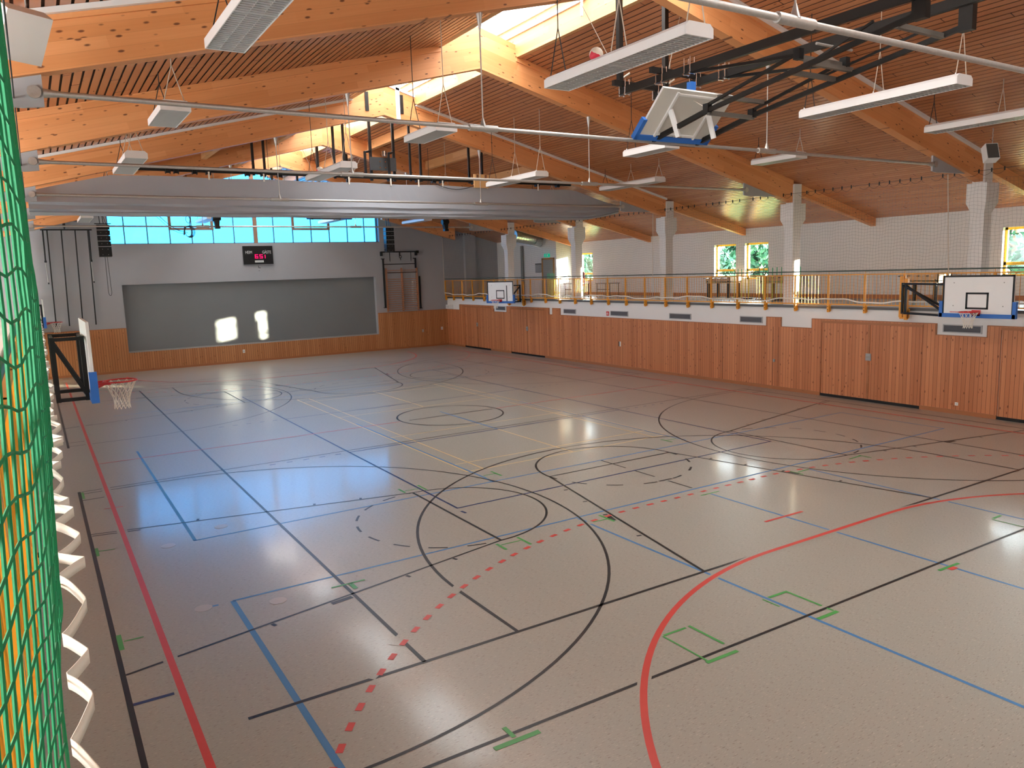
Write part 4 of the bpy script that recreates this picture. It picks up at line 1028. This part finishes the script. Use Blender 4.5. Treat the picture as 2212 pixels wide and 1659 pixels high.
def band(fx, y0, y1, z, hh, step, par, amp, ph):
    m_ = MB(); V = []; n = int((y1-y0)/step)
    for i in range(n+1):
        y = y0+step*i; zz = z(y); x = fx(y)
        V += [(x, y, zz-hh), (x, y, zz+hh), (x+.004, y, zz+hh), (x+.004, y, zz-hh)]
    F = []
    for i in range(n):
        for k in range(4): F.append([4*i+k, 4*i+(k+1)%4, 4*i+4+(k+1)%4, 4*i+4+k])
    m_.v = V; m_.f = F; m_.sm = [True]*len(F)
    return obj('bottom_band', m_, BAND, par)
def saw(y, p): 
    f = (y/p) % 1.0
    return (1-abs(2*f-1))**.8
band(lambda y: -.055+.0055*y+.125*saw(y+.10*math.sin(y*2.3),.50)*(.8+.2*math.sin(y*1.7)), 1.3, 43.9, lambda y: 3.17+.03*math.sin(y*5.1)+.02*math.sin(y*2.2), .028, .02, nl, 0, 0)
tl = MB(); tl.tube((.03,.9,6.9),(.22,43.9,6.9),.008,6); obj('top_cable', tl, ROPE, nl)
fxr = lambda y, z: 22.39+.02*math.sin(y*1.3+z*.5)+.015*math.sin(y*3.1)
nr, ny, nz = net('safety_net', 'thin dark safety net hanging along the right gallery', fxr, 5.6, 44.0, 3.22, 6.72, .1, .0017, RNET)
band(lambda y: 22.38+.03*math.sin(y*2.1)+.02*math.sin(y*4.9), 5.6, 44.0, lambda y: 3.27+.045*math.sin(y*1.15+1.0)+.03*math.sin(y*2.9)+.012*math.sin(y*7), .022, .06, nr, 0, 0)
tl = MB(); tl.path([(22.39,5.6+.8*k,6.86) for k in range(49)], .006, 5)
hk = MB(); lo = MB()
y = 5.7; k = 0
while y < 44:
    hk.box(22.375,22.405,y-.012,y+.012,6.80,6.90)
    lo.path([(22.39,y+.33*q/6,6.80-.075*math.sin(PI*q/6)) for q in range(7)], .004, 4)
    y += .33 if k % 6 else .62; k += 1
obj('top_cable', tl, ROPE, nr); obj('hook_row', hk, BLACK, nr); obj('loop_cord', lo, ROPE, nr)
tl = MB(); tl.path([(22.37,44.0,3.2),(22.37,44.0,6.86)], .012, 5); tl.path([(22.36,24.6,3.3),(22.36,24.55,6.8)], .010, 5); tl.path([(22.36,12.15,3.2),(22.36,12.35,6.86)], .012, 5); tl.path([(22.36,30.4,3.2),(22.36,30.4,6.86)], .008, 5)
obj('draw_cord', tl, ROPEW, nr)

# ------------------------------------------------------------------ far wall equipment
t = thing('scoreboard', 'black scoreboard with red digits on the far wall', 'scoreboard', (10.95,YF-.06,5.9))
b = MB(); b.box(10.14,11.75,YF-.12,YF-.003,5.40,6.40); obj('case', b, BLACK, t)
def text(name, s, x, z, size, mat, par, sx=1.0):
    cu = bpy.data.curves.new(name, 'FONT'); cu.body = s; cu.size = size; cu.extrude = .004
    o = bpy.data.objects.new(name, cu); COL.objects.link(o)
    me = bpy.data.meshes.new_from_object(o.evaluated_get(bpy.context.evaluated_depsgraph_get()))
    COL.objects.unlink(o); bpy.data.objects.remove(o)
    for v in me.vertices: v.co = (v.co.x*sx, -v.co.z, v.co.y)
    me.materials.clear(); me.materials.append(mat)
    r = bpy.data.objects.new(name, me); COL.objects.link(r); r.parent = par; wl_ = wloc(par); r.location = (x-wl_.x, YF-.125-wl_.y, z-wl_.z)
    return r
text('home_lettering', 'HEIM', 10.25, 5.98, .23, SCORET, t, .72); text('guest_lettering', 'GÄSTE', 11.17, 5.98, .23, SCORET, t, .72)
SEG = {'6':'afgedc','5':'afgcd','1':'bc'}
def digit(ch, x, z, wd, hh):
    m_ = MB(); k = .034; y0, y1 = YF-.135, YF-.12
    Q = {'a':(x,x+wd,z+hh-k,z+hh),'g':(x,x+wd,z+hh/2-k/2,z+hh/2+k/2),'d':(x,x+wd,z,z+k),'f':(x,x+k,z+hh/2,z+hh),'e':(x,x+k,z,z+hh/2),'b':(x+wd-k,x+wd,z+hh/2,z+hh),'c':(x+wd-k,x+wd,z,z+hh/2)}
    for c in SEG[ch]: q = Q[c]; m_.box(q[0],q[1],y0,y1,q[2],q[3])
    obj('digit', m_, LEDR, t)
digit('6', 10.76, 5.72, .17, .22); digit('5', 11.01, 5.72, .17, .22); digit('1', 11.16, 5.72, .17, .19)
b = MB(); b.box(10.74,11.22,YF-.13,YF-.12,5.50,5.61); o = obj('name_plate', b, SCORET, t)
b = MB(); b.box(10.80,11.16,YF-.134,YF-.13,5.545,5.56); obj('plate_line', b, simple('plate_dark', (.2,.2,.2), .5), o)
b = MB(); b.box(10.93,10.95,YF-.02,YF,5.2,5.32); b.box(10.93,11.0,YF-.02,YF,5.2,5.22); b.box(11.0,11.05,YF-.015,YF,5.19,5.215); b.box(10.93,10.99,YF-.01,YF,5.03,5.05); obj('cable_stub', b, BLACK, t)
# loudspeaker line arrays
def array(lab, x, z0, z1, y, w_, tilt):
    t = thing('line_array_speaker', lab, 'speaker', (x,y,z0), 'black hanging line array speakers')
    n = 6; h = (z1-z0)/n
    for k in range(n):
        m_ = MB(); off = .10*max(0, 1-k)*tilt
        m_.prism([(x-w_/2,y-.22,z0+h*k+.01+off*.4),(x+w_/2,y-.22,z0+h*k+.01+off*.4),(x+w_/2*.95,y+.2,z0+h*k+.03),(x-w_/2*.95,y+.2,z0+h*k+.03)],(0,0,h-.03)); c = obj('cabinet', m_, BLACK, t)
        g = MB()
        for dx in (-.12,.12): g.tube((x+dx,y-.225,z0+h*k+h*.5),(x+dx,y-.222,z0+h*k+h*.5),.014,8)
        obj('rivet', g, GREYSTEEL, c)
    m_ = MB(); m_.box(x-w_/2-.06,x+w_/2+.1,y-.03,y+.03,z1+.02,z1+.06); zt_ = zc(x)-(.06 if x < 10 else .03); m_.bar((x-.1,y,z1+.05),(x-.16,y,zt_),.03,.03); m_.bar((x+.05,y,z1+.05),(x-.04,y,zt_),.03,.03); m_.bar((x+.15,y,z1+.05),(x-.05,y,z1+.9),.02,.02); obj('rigging', m_, BLACK, t)
    return t
array('black line array speaker hanging left of the far window', 3.30, 5.86, 7.45, 42.80, .56, 1)
array('black line array speaker hanging above the wall bars', 18.24, 5.88, 7.35, 42.80, .50, 1)
c = MB(); c.path([(3.28,42.95,5.9),(3.27,42.95,4.2)]+[(3.27+.07*(1-math.cos(PI*k/8)),42.95,4.2-.2*math.sin(PI*k/8)) for k in range(9)]+[(3.41,42.95,4.2),(3.38,42.95,5.9)], .012, 5); tag(obj('cable_loop', c, ROPE), 'cable loop hanging below the left line array speaker', 'cable')
# wall bars with pull-up frame
t = thing('wall_bars', 'wooden wall bars under a black pull-up frame on the far wall', 'wall bars', (19.5,YF-.1,2.35))
for x in (18.50,19.53,20.55):
    m_ = MB(); m_.box(x-.045,x+.045,YF-.13,YF-.02,2.34,4.98); obj('upright', m_, BARWOOD, t)
zs = [2.42+.135*k for k in range(15)]+[4.72,4.84]
for z in zs:
    m_ = MB(); m_.tube((18.5,YF-.13,z),(20.55,YF-.13,z),.021,8); obj('rung', m_, BARWOOD, t)
m_ = MB(); m_.tube((18.55,YF-.2,4.70),(20.5,YF-.2,4.70),.02,8); m_.box(18.28,18.36,YF-.2,YF-.1,2.6,5.55); m_.box(20.42,20.50,YF-.2,YF-.1,4.95,5.55); m_.tube((18.32,YF-.18,5.22),(20.46,YF-.18,5.22),.025,8); m_.box(18.2,18.4,YF-.2,YF-.1,5.52,5.57); m_.box(20.32,20.5,YF-.2,YF-.1,5.52,5.57); obj('pull_up_frame', m_, BLACK, t)
m_ = MB(); m_.box(20.68,20.75,YF-.14,YF-.05,2.45,4.45); m_.box(20.62,20.8,YF-.15,YF-.05,2.43,2.47); m_.box(18.22,18.38,YF-.2,YF-.1,2.58,2.62); obj('support_post', m_, BLACK, t)
t2 = thing('rope_trolley_bar', 'black bar with hooks on the far wall above the wall bars', 'bar', (19.4,YF-.2,5.9))
m_ = MB(); m_.box(18.2,20.6,YF-.25,YF-.17,5.92,5.99); m_.box(18.2,18.28,YF-.25,YF-.002,5.72,5.98); m_.box(20.5,20.58,YF-.25,YF-.002,5.72,5.98); m_.box(20.55,20.68,YF-.25,YF-.1,5.86,6.02); obj('bar', m_, BLACK, t2)
for x in (18.75,20.15):
    m_ = MB(); m_.tube((x,YF-.2,5.95),(x,YF-.2,5.45),.025,8); m_.tube((x,YF-.2,5.45),(x,YF-.2,5.36),.02,8,.008); obj('hook', m_, BLACK, t2)
m_ = MB(); m_.box(19.38,19.44,YF-.23,YF-.17,5.7,5.95); m_.torus((19.45,YF-.2,5.66),.07,.02,16,6,1); m_.tube((19.45,YF-.2,5.6),(19.47,YF-.2,5.45),.02,6); obj('pulley', m_, BLACK, t2)
# gymnastics pole frame on the left of the far wall
t = thing('climbing_pole_frame', 'folded climbing pole frame on the left of the far wall', 'climbing poles', (1.8,YF-.2,2.55))
m_ = MB(); m_.box(.70,2.90,YF-.24,YF-.19,7.24,7.30); obj('top_bar', m_, BLACK, t)
for a, b in ((.98,.90),(1.58,1.47),(2.17,2.06),(2.72,2.64)):
    m_ = MB(); m_.tube((a,YF-.2,7.26),(b,YF-.12,2.57),.030,10); obj('pole', m_, DARKSTEEL, t)
m_ = MB(); m_.box(.86,2.68,YF-.13,YF-.11,2.545,2.575); obj('bottom_bar', m_, GREYSTEEL, t)
for x in (.80,2.76):
    m_ = MB(); m_.tube((x,YF-.25,7.26),(x-.03,YF-.25,5.76),.036,10); m_.tube((x-.03,YF-.25,5.80),(x-.03,YF-.25,5.7),.055,10); o = obj('telescopic_post', m_, BLACK, t)
    m_ = MB(); m_.tube((x-.03,YF-.25,5.7),(x-.01,YF-.25,4.72),.022,8); obj('inner_tube', m_, GREYSTEEL, o); m_ = MB(); m_.tube((x-.01,YF-.25,4.74),(x-.01,YF-.25,4.66),.03,8); obj('foot', m_, BLACK, o)
m_ = MB(); m_.box(.75,2.3,YF-.3,YF-.22,7.68,7.76); m_.box(.78,.9,YF-.3,YF,7.45,7.7); m_.box(1.12,1.2,YF-.3,YF,7.45,7.7); m_.box(1.66,1.78,YF-.3,YF-.2,7.4,7.7); m_.tube((1.72,YF-.25,7.42),(1.72,YF-.25,7.3),.06,8,.02); obj('upper_bracket', m_, BLACK, t)
# moving head stage lights, truss pipe, cables
pi2 = MB(); pi2.tube((-.3,42.85,8.02),(20.4,42.85,7.95),.026,8); tp = tag(obj('lighting_pipe', pi2, DARKSTEEL), 'thin dark lighting pipe across the top of the far window', 'pipe')
for xx in (2.0,8.0,14.0,20.0):
    m_ = MB(); m_.tube((xx,42.85,8.0),(xx,42.85,zc(xx)),.008,5); obj('hanger_wire', m_, ROPE, tp)
def mover(lab, x, y, z, rodz):
    t = thing('stage_light', lab, 'stage light', (x,y,z), 'black moving-head stage lights')
    m_ = MB(); m_.tube((x-.2,y,z+.0),(x+.16,y,z+.03),.14,16,.12); obj('head', m_, BLACK, t)
    m_ = MB(); m_.prism([(x-.16,y-.12,z-.08),(x+.10,y-.12,z-.08),(x+.06,y-.12,z-.42),(x-.08,y-.12,z-.42)],(0,.24,0)); m_.box(x-.11,x+.1,y-.13,y+.13,z-.46,z-.36); obj('body', m_, BLACK, t)
    m_ = MB(); m_.tube((x,y,z+.1),(x,y,rodz),.02,6); obj('clamp', m_, GREYSTEEL, t)
mover('black stage light in front of the far window', 7.42, 36.7, 7.33, zc(7.42)-.06)
mover('black stage light in front of the far wall, right of the hanging lamp', 18.9, 36.7, 7.22, zc(18.9)-.06)
c = MB()
for k, (dx, dz) in enumerate(((0,0),(.06,.05),(-.03,-.06))): c.path([(4.75+dx+1.35*q/12,36.75,7.75-1.0*math.sin(PI*.5*q/12)-.05*k+dz*0) for q in range(13)], .010, 5)
c.path([(5.2+.4*q/8,36.75,7.5-.12*math.sin(PI*q/8)) for q in range(9)], .008, 5)
for k in range(5): 
    c.path([(6.18+(.14+.018*k)*math.sin(2*PI*q/16)+.02*k,36.75+.01*k,6.75+(.22+.01*k)*math.cos(2*PI*q/16)) for q in range(17)], .013, 5)
c.path([(6.05,36.75,6.95),(6.0,36.75,6.6)], .035, 6); c.path([(6.25,36.75,7.0),(6.3,36.75,7.3),(6.2,36.75,7.5),(6.3,36.75,7.72)], .016, 5)
c.path([(6.22+.1*math.sin(2*PI*q/12),36.75,7.28+.16*math.cos(2*PI*q/12)) for q in range(13)], .013, 5); c.path([(6.3,36.75,7.72),(6.3,36.75,9.4)], .012, 5)
tag(obj('coiled_cable', c, ROPE), 'coiled black cables hanging in front of the far window', 'cable')

# small loudspeakers on chains near the first bay
def chain_speaker(lab, c, size, ang, tilt, top):
    t = thing('loudspeaker', lab, 'speaker', c, 'small white loudspeakers on chains')
    R_ = Matrix.Rotation(ang, 4, 'Z') @ Matrix.Rotation(tilt, 4, 'X'); C0 = Vector(c)
    xf = lambda q: C0+(R_ @ Vector(q))
    w_, d_, h_ = size
    m_ = MB(); m_.box(-w_/2,w_/2,-d_/2,d_/2,-h_/2,h_/2); obj('case', m_.xf(xf), WPAINT, t)
    g = MB(); g.box(-w_/2+.015,w_/2-.015,-d_/2-.006,-d_/2,-h_/2+.015,h_/2-.015); obj('front_grille', g.xf(xf), simple('speaker_grille', (.07,.07,.065), .6), t)
    ch = MB(); p = Vector(c)+Vector((.08,0,h_*.45)); L = top-p.z; n = int(L/.06)
    for k in range(n): ch.tube(p+Vector((0,.012*(k%2),L*k/n)), p+Vector((0,.012*((k+1)%2),L*(k+1)/n)), .009, 5)
    obj('chain', ch, GREYSTEEL, t)
chain_speaker('small white loudspeaker hanging beside the lights in the upper right corner', (21.0,10.55,7.12), (.30,.24,.42), math.radians(-38), math.radians(-22), 7.74)
chain_speaker('white loudspeaker box at the upper left beside the net', (.20,10.25,7.27), (.48,.18,.54), math.radians(-150), math.radians(-35), 7.72)

# ------------------------------------------------------------------ things on the right gallery
def foosball(lab, x, y, ln, group='table football tables'):
    """long side along y"""
    t = thing('table_football', lab, 'table football', (x,y,GZ), group)
    hw, hl = .38, ln/2; z0, z1 = 3.70, 4.0
    for q in ((x-hw,x-hw+.03,y-hl,y+hl),(x+hw-.03,x+hw,y-hl,y+hl),(x-hw,x+hw,y-hl,y-hl+.03),(x-hw,x+hw,y+hl-.03,y+hl)):
        m_ = MB(); m_.box(q[0],q[1],q[2],q[3],z0,z1); obj('side_panel', m_, TABLEWOOD, t)
    m_ = MB(); m_.box(x-hw,x+hw,y-hl,y+hl,z0+.05,z0+.08); obj('playing_field', m_, STGREEN, t)
    for sx in (-1,1):
        for sy in (-1,1):
            m_ = MB(); m_.box(x+sx*(hw-.06)-.05,x+sx*(hw-.06)+.05,y+sy*(hl-.12)-.05,y+sy*(hl-.12)+.05,GZ,z0+.05); obj('leg', m_, BLACK, t)
    for k in range(8):
        yy = y-hl+.1+(ln-.2)*k/7; m_ = MB(); m_.tube((x-hw-.25,yy,z1-.06),(x+hw+.25,yy,z1-.06),.008,6); o = obj('rod', m_, CHROME, t)
        m_ = MB(); s = -1 if k % 2 else 1; m_.tube((x+s*(hw+.14),yy,z1-.06),(x+s*(hw+.26),yy,z1-.06),.018,8); obj('handle', m_, BLACK, o)
        m_ = MB()
        for j in range(3): m_.box(x-.2+.2*j-.014,x-.2+.2*j+.014,yy-.012,yy+.012,z1-.12,z1+.015)
        obj('player_figures', m_, BLACK, o)
    for s in (-1,1):
        m_ = MB(); m_.tube((x-hw-.01,y+s*(hl-.1),3.79),(x-hw,y+s*(hl-.1),3.79),.03,10); obj('corner_knob', m_, BLACK, t)
foosball('wooden table football table below the left gallery window of the pair', 27.0, 24.95, 1.45)
foosball('wooden table football table half hidden behind slalom poles and the sunlit column', 26.75, 21.6, 1.45)
foosball('wooden table football table behind the near basketball board', 26.4, 15.2, 1.35)
def poles(lab, x, y, n, sp_, topz, green_frac):
    """rack of slalom poles leaning upright, half green and half yellow"""
    t = thing('slalom_pole_stand', lab, 'pole stand', (x,y,GZ), 'stands with green and yellow slalom poles')
    b = MB(); b.box(x-.12,x+.12,y-n*sp_/2,y+n*sp_/2,GZ,GZ+.05); obj('base', b, BLACK, t)
    for k in range(n):
        yy = y-n*sp_/2+sp_*(k+.5)
        m_ = MB(); m_.tube((x,yy,GZ+.04),(x,yy,4.02),.017,8); o = obj('pole', m_, STYEL, t)
        m_ = MB(); m_.tube((x,yy,4.02),(x,yy,topz+.03*random.random()),.017,8); obj('pole_tip', m_, STGREEN, o)
poles('stand of green and yellow slalom poles left of the sunlit column', 25.4, 20.55, 10, .22, 4.36, .4)
poles('stand of slalom poles between the two gallery windows', 26.0, 23.0, 5, .2, 4.32, .4)
poles('stand of slalom poles in front of the grey gallery door', 23.75, 34.1, 7, .11, 4.36, .4)
def desk(lab, x, y, hx, hy, group):
    t = thing('folding_table', lab, 'table', (x,y,GZ), group)
    m_ = MB(); m_.box(x-hx,x+hx,y-hy,y+hy,3.76,3.79); obj('tabletop', m_, simple('table_grey', (.10,.11,.13), .4), t)
    for sx in (-1,1):
        for sy in (-1,1):
            m_ = MB(); m_.box(x+sx*(hx-.06)-.015,x+sx*(hx-.06)+.015,y+sy*(hy-.08)-.015,y+sy*(hy-.08)+.015,GZ,3.77); obj('leg', m_, BLACK, t)
    m_ = MB(); m_.box(x-hx+.05,x-hx+.08,y-hy+.08,y+hy-.08,3.45,3.48); obj('stretcher', m_, BLACK, t)
desk('dark folding table beside the slalom poles near the gallery door', 25.3, 33.9, .35, .75, 'folding tables on the gallery')
desk('dark folding table just right of the column beside the yellow window', 25.6, 31.6, .35, .6, 'folding tables on the gallery')
t = thing('fire_extinguisher', 'red fire extinguisher left of the column beside the yellow window', 'fire extinguisher', (27.3,35.9,GZ))
m_ = MB(); m_.tube((27.3,35.9,GZ+.55),(27.3,35.9,4.3),.09,16); m_.sphere((27.3,35.9,4.3),.09,16,10); obj('cylinder', m_, RED, t)
m_ = MB(); m_.box(27.24,27.36,35.84,35.96,GZ,GZ+.55); m_.box(27.15,27.45,35.75,36.05,GZ,GZ+.03); obj('stand', m_, GREYSTEEL, t)
m_ = MB(); m_.tube((27.3,35.9,4.38),(27.3,35.9,4.46),.025,8); m_.bar((27.3,35.9,4.45),(27.2,35.85,4.43),.02,.03); obj('valve', m_, BLACK, t)
m_ = MB(); m_.path([(27.3,35.9,4.42),(27.2,35.8,4.3),(27.2,35.8,3.95)], .012, 5); obj('hose', m_, BLACK, t)

# ------------------------------------------------------------------ outside: trees seen through the gallery windows
og = MB(); og.add([(XW+.5,-40,-.05),(140,-40,-.05),(140,140,-.05),(XW+.5,140,-.05)], [(0,1,2,3)])
struct('ground', og, ASPHALT)
def tree(lab, x, y, h, rx, seed, n=2600):
    rnd = random.Random(seed)
    t = thing('tree', lab, 'tree', (x,y,0), 'leafy trees outside the gallery windows')
    m_ = MB(); m_.tube((x,y,0),(x,y,h*.75),.28,10,.1)
    for k in range(9):
        a = rnd.uniform(0,2*PI); z = h*rnd.uniform(.25,.7); m_.tube((x,y,z),(x+rx*.7*math.cos(a),y+rx*.7*math.sin(a),z+h*.14),.07,6,.02)
    obj('trunk', m_, TRUNK, t)
    c = MB(); blobs = [(x+rnd.gauss(0,rx*.5), y+rnd.gauss(0,rx*.55), h*.52+rnd.gauss(0,h*.2), rnd.uniform(.7,1.5)) for _ in range(26)]
    for k in range(n):
        b = rnd.choice(blobs); u = Vector((rnd.gauss(0,1),rnd.gauss(0,1),rnd.gauss(0,1))).normalized()*b[3]*rnd.uniform(.75,1.0)
        p = Vector(b[:3])+u; a = Vector((rnd.gauss(0,1),rnd.gauss(0,1),rnd.gauss(0,1))).normalized(); q = a.cross(Vector((rnd.gauss(0,1),rnd.gauss(0,1),rnd.gauss(0,1)))).normalized()
        s = rnd.uniform(.14,.30)
        if p.z < .3: continue
        c.add([p-a*s*1.5, p+q*s*.6, p+a*s*1.5, p-q*s*.6], [(0,1,2,3)])
    obj('foliage', c, LEAF, t)
tree('leafy green tree outside, seen through the middle pair of gallery windows', 47.5, 41.8, 9.5, 3.4, 1, 4200)
tree('leafy green tree outside the yellow window at the right edge', 47, 22.0, 9.5, 2.6, 3)
tree('leafy green tree outside the far yellow window by the gallery door', 48, 63.0, 9.0, 2.6, 4)

# unseen building added behind the viewer; it keeps the low sun off the near gable window
nb_ = thing('sun_blocker_building', 'plain unseen building added outside to block the low sun', 'building', (34,-26,0))
m_ = MB(); m_.box(26,46,-29,-23,0,12.5); obj('wall', m_, WHITE, nb_)
m_ = MB(); m_.prism([(25.7,-29.4,12.5),(25.7,-22.6,12.5),(25.7,-26,15.0)], (20.6,0,0)); obj('roof', m_, RED, nb_)
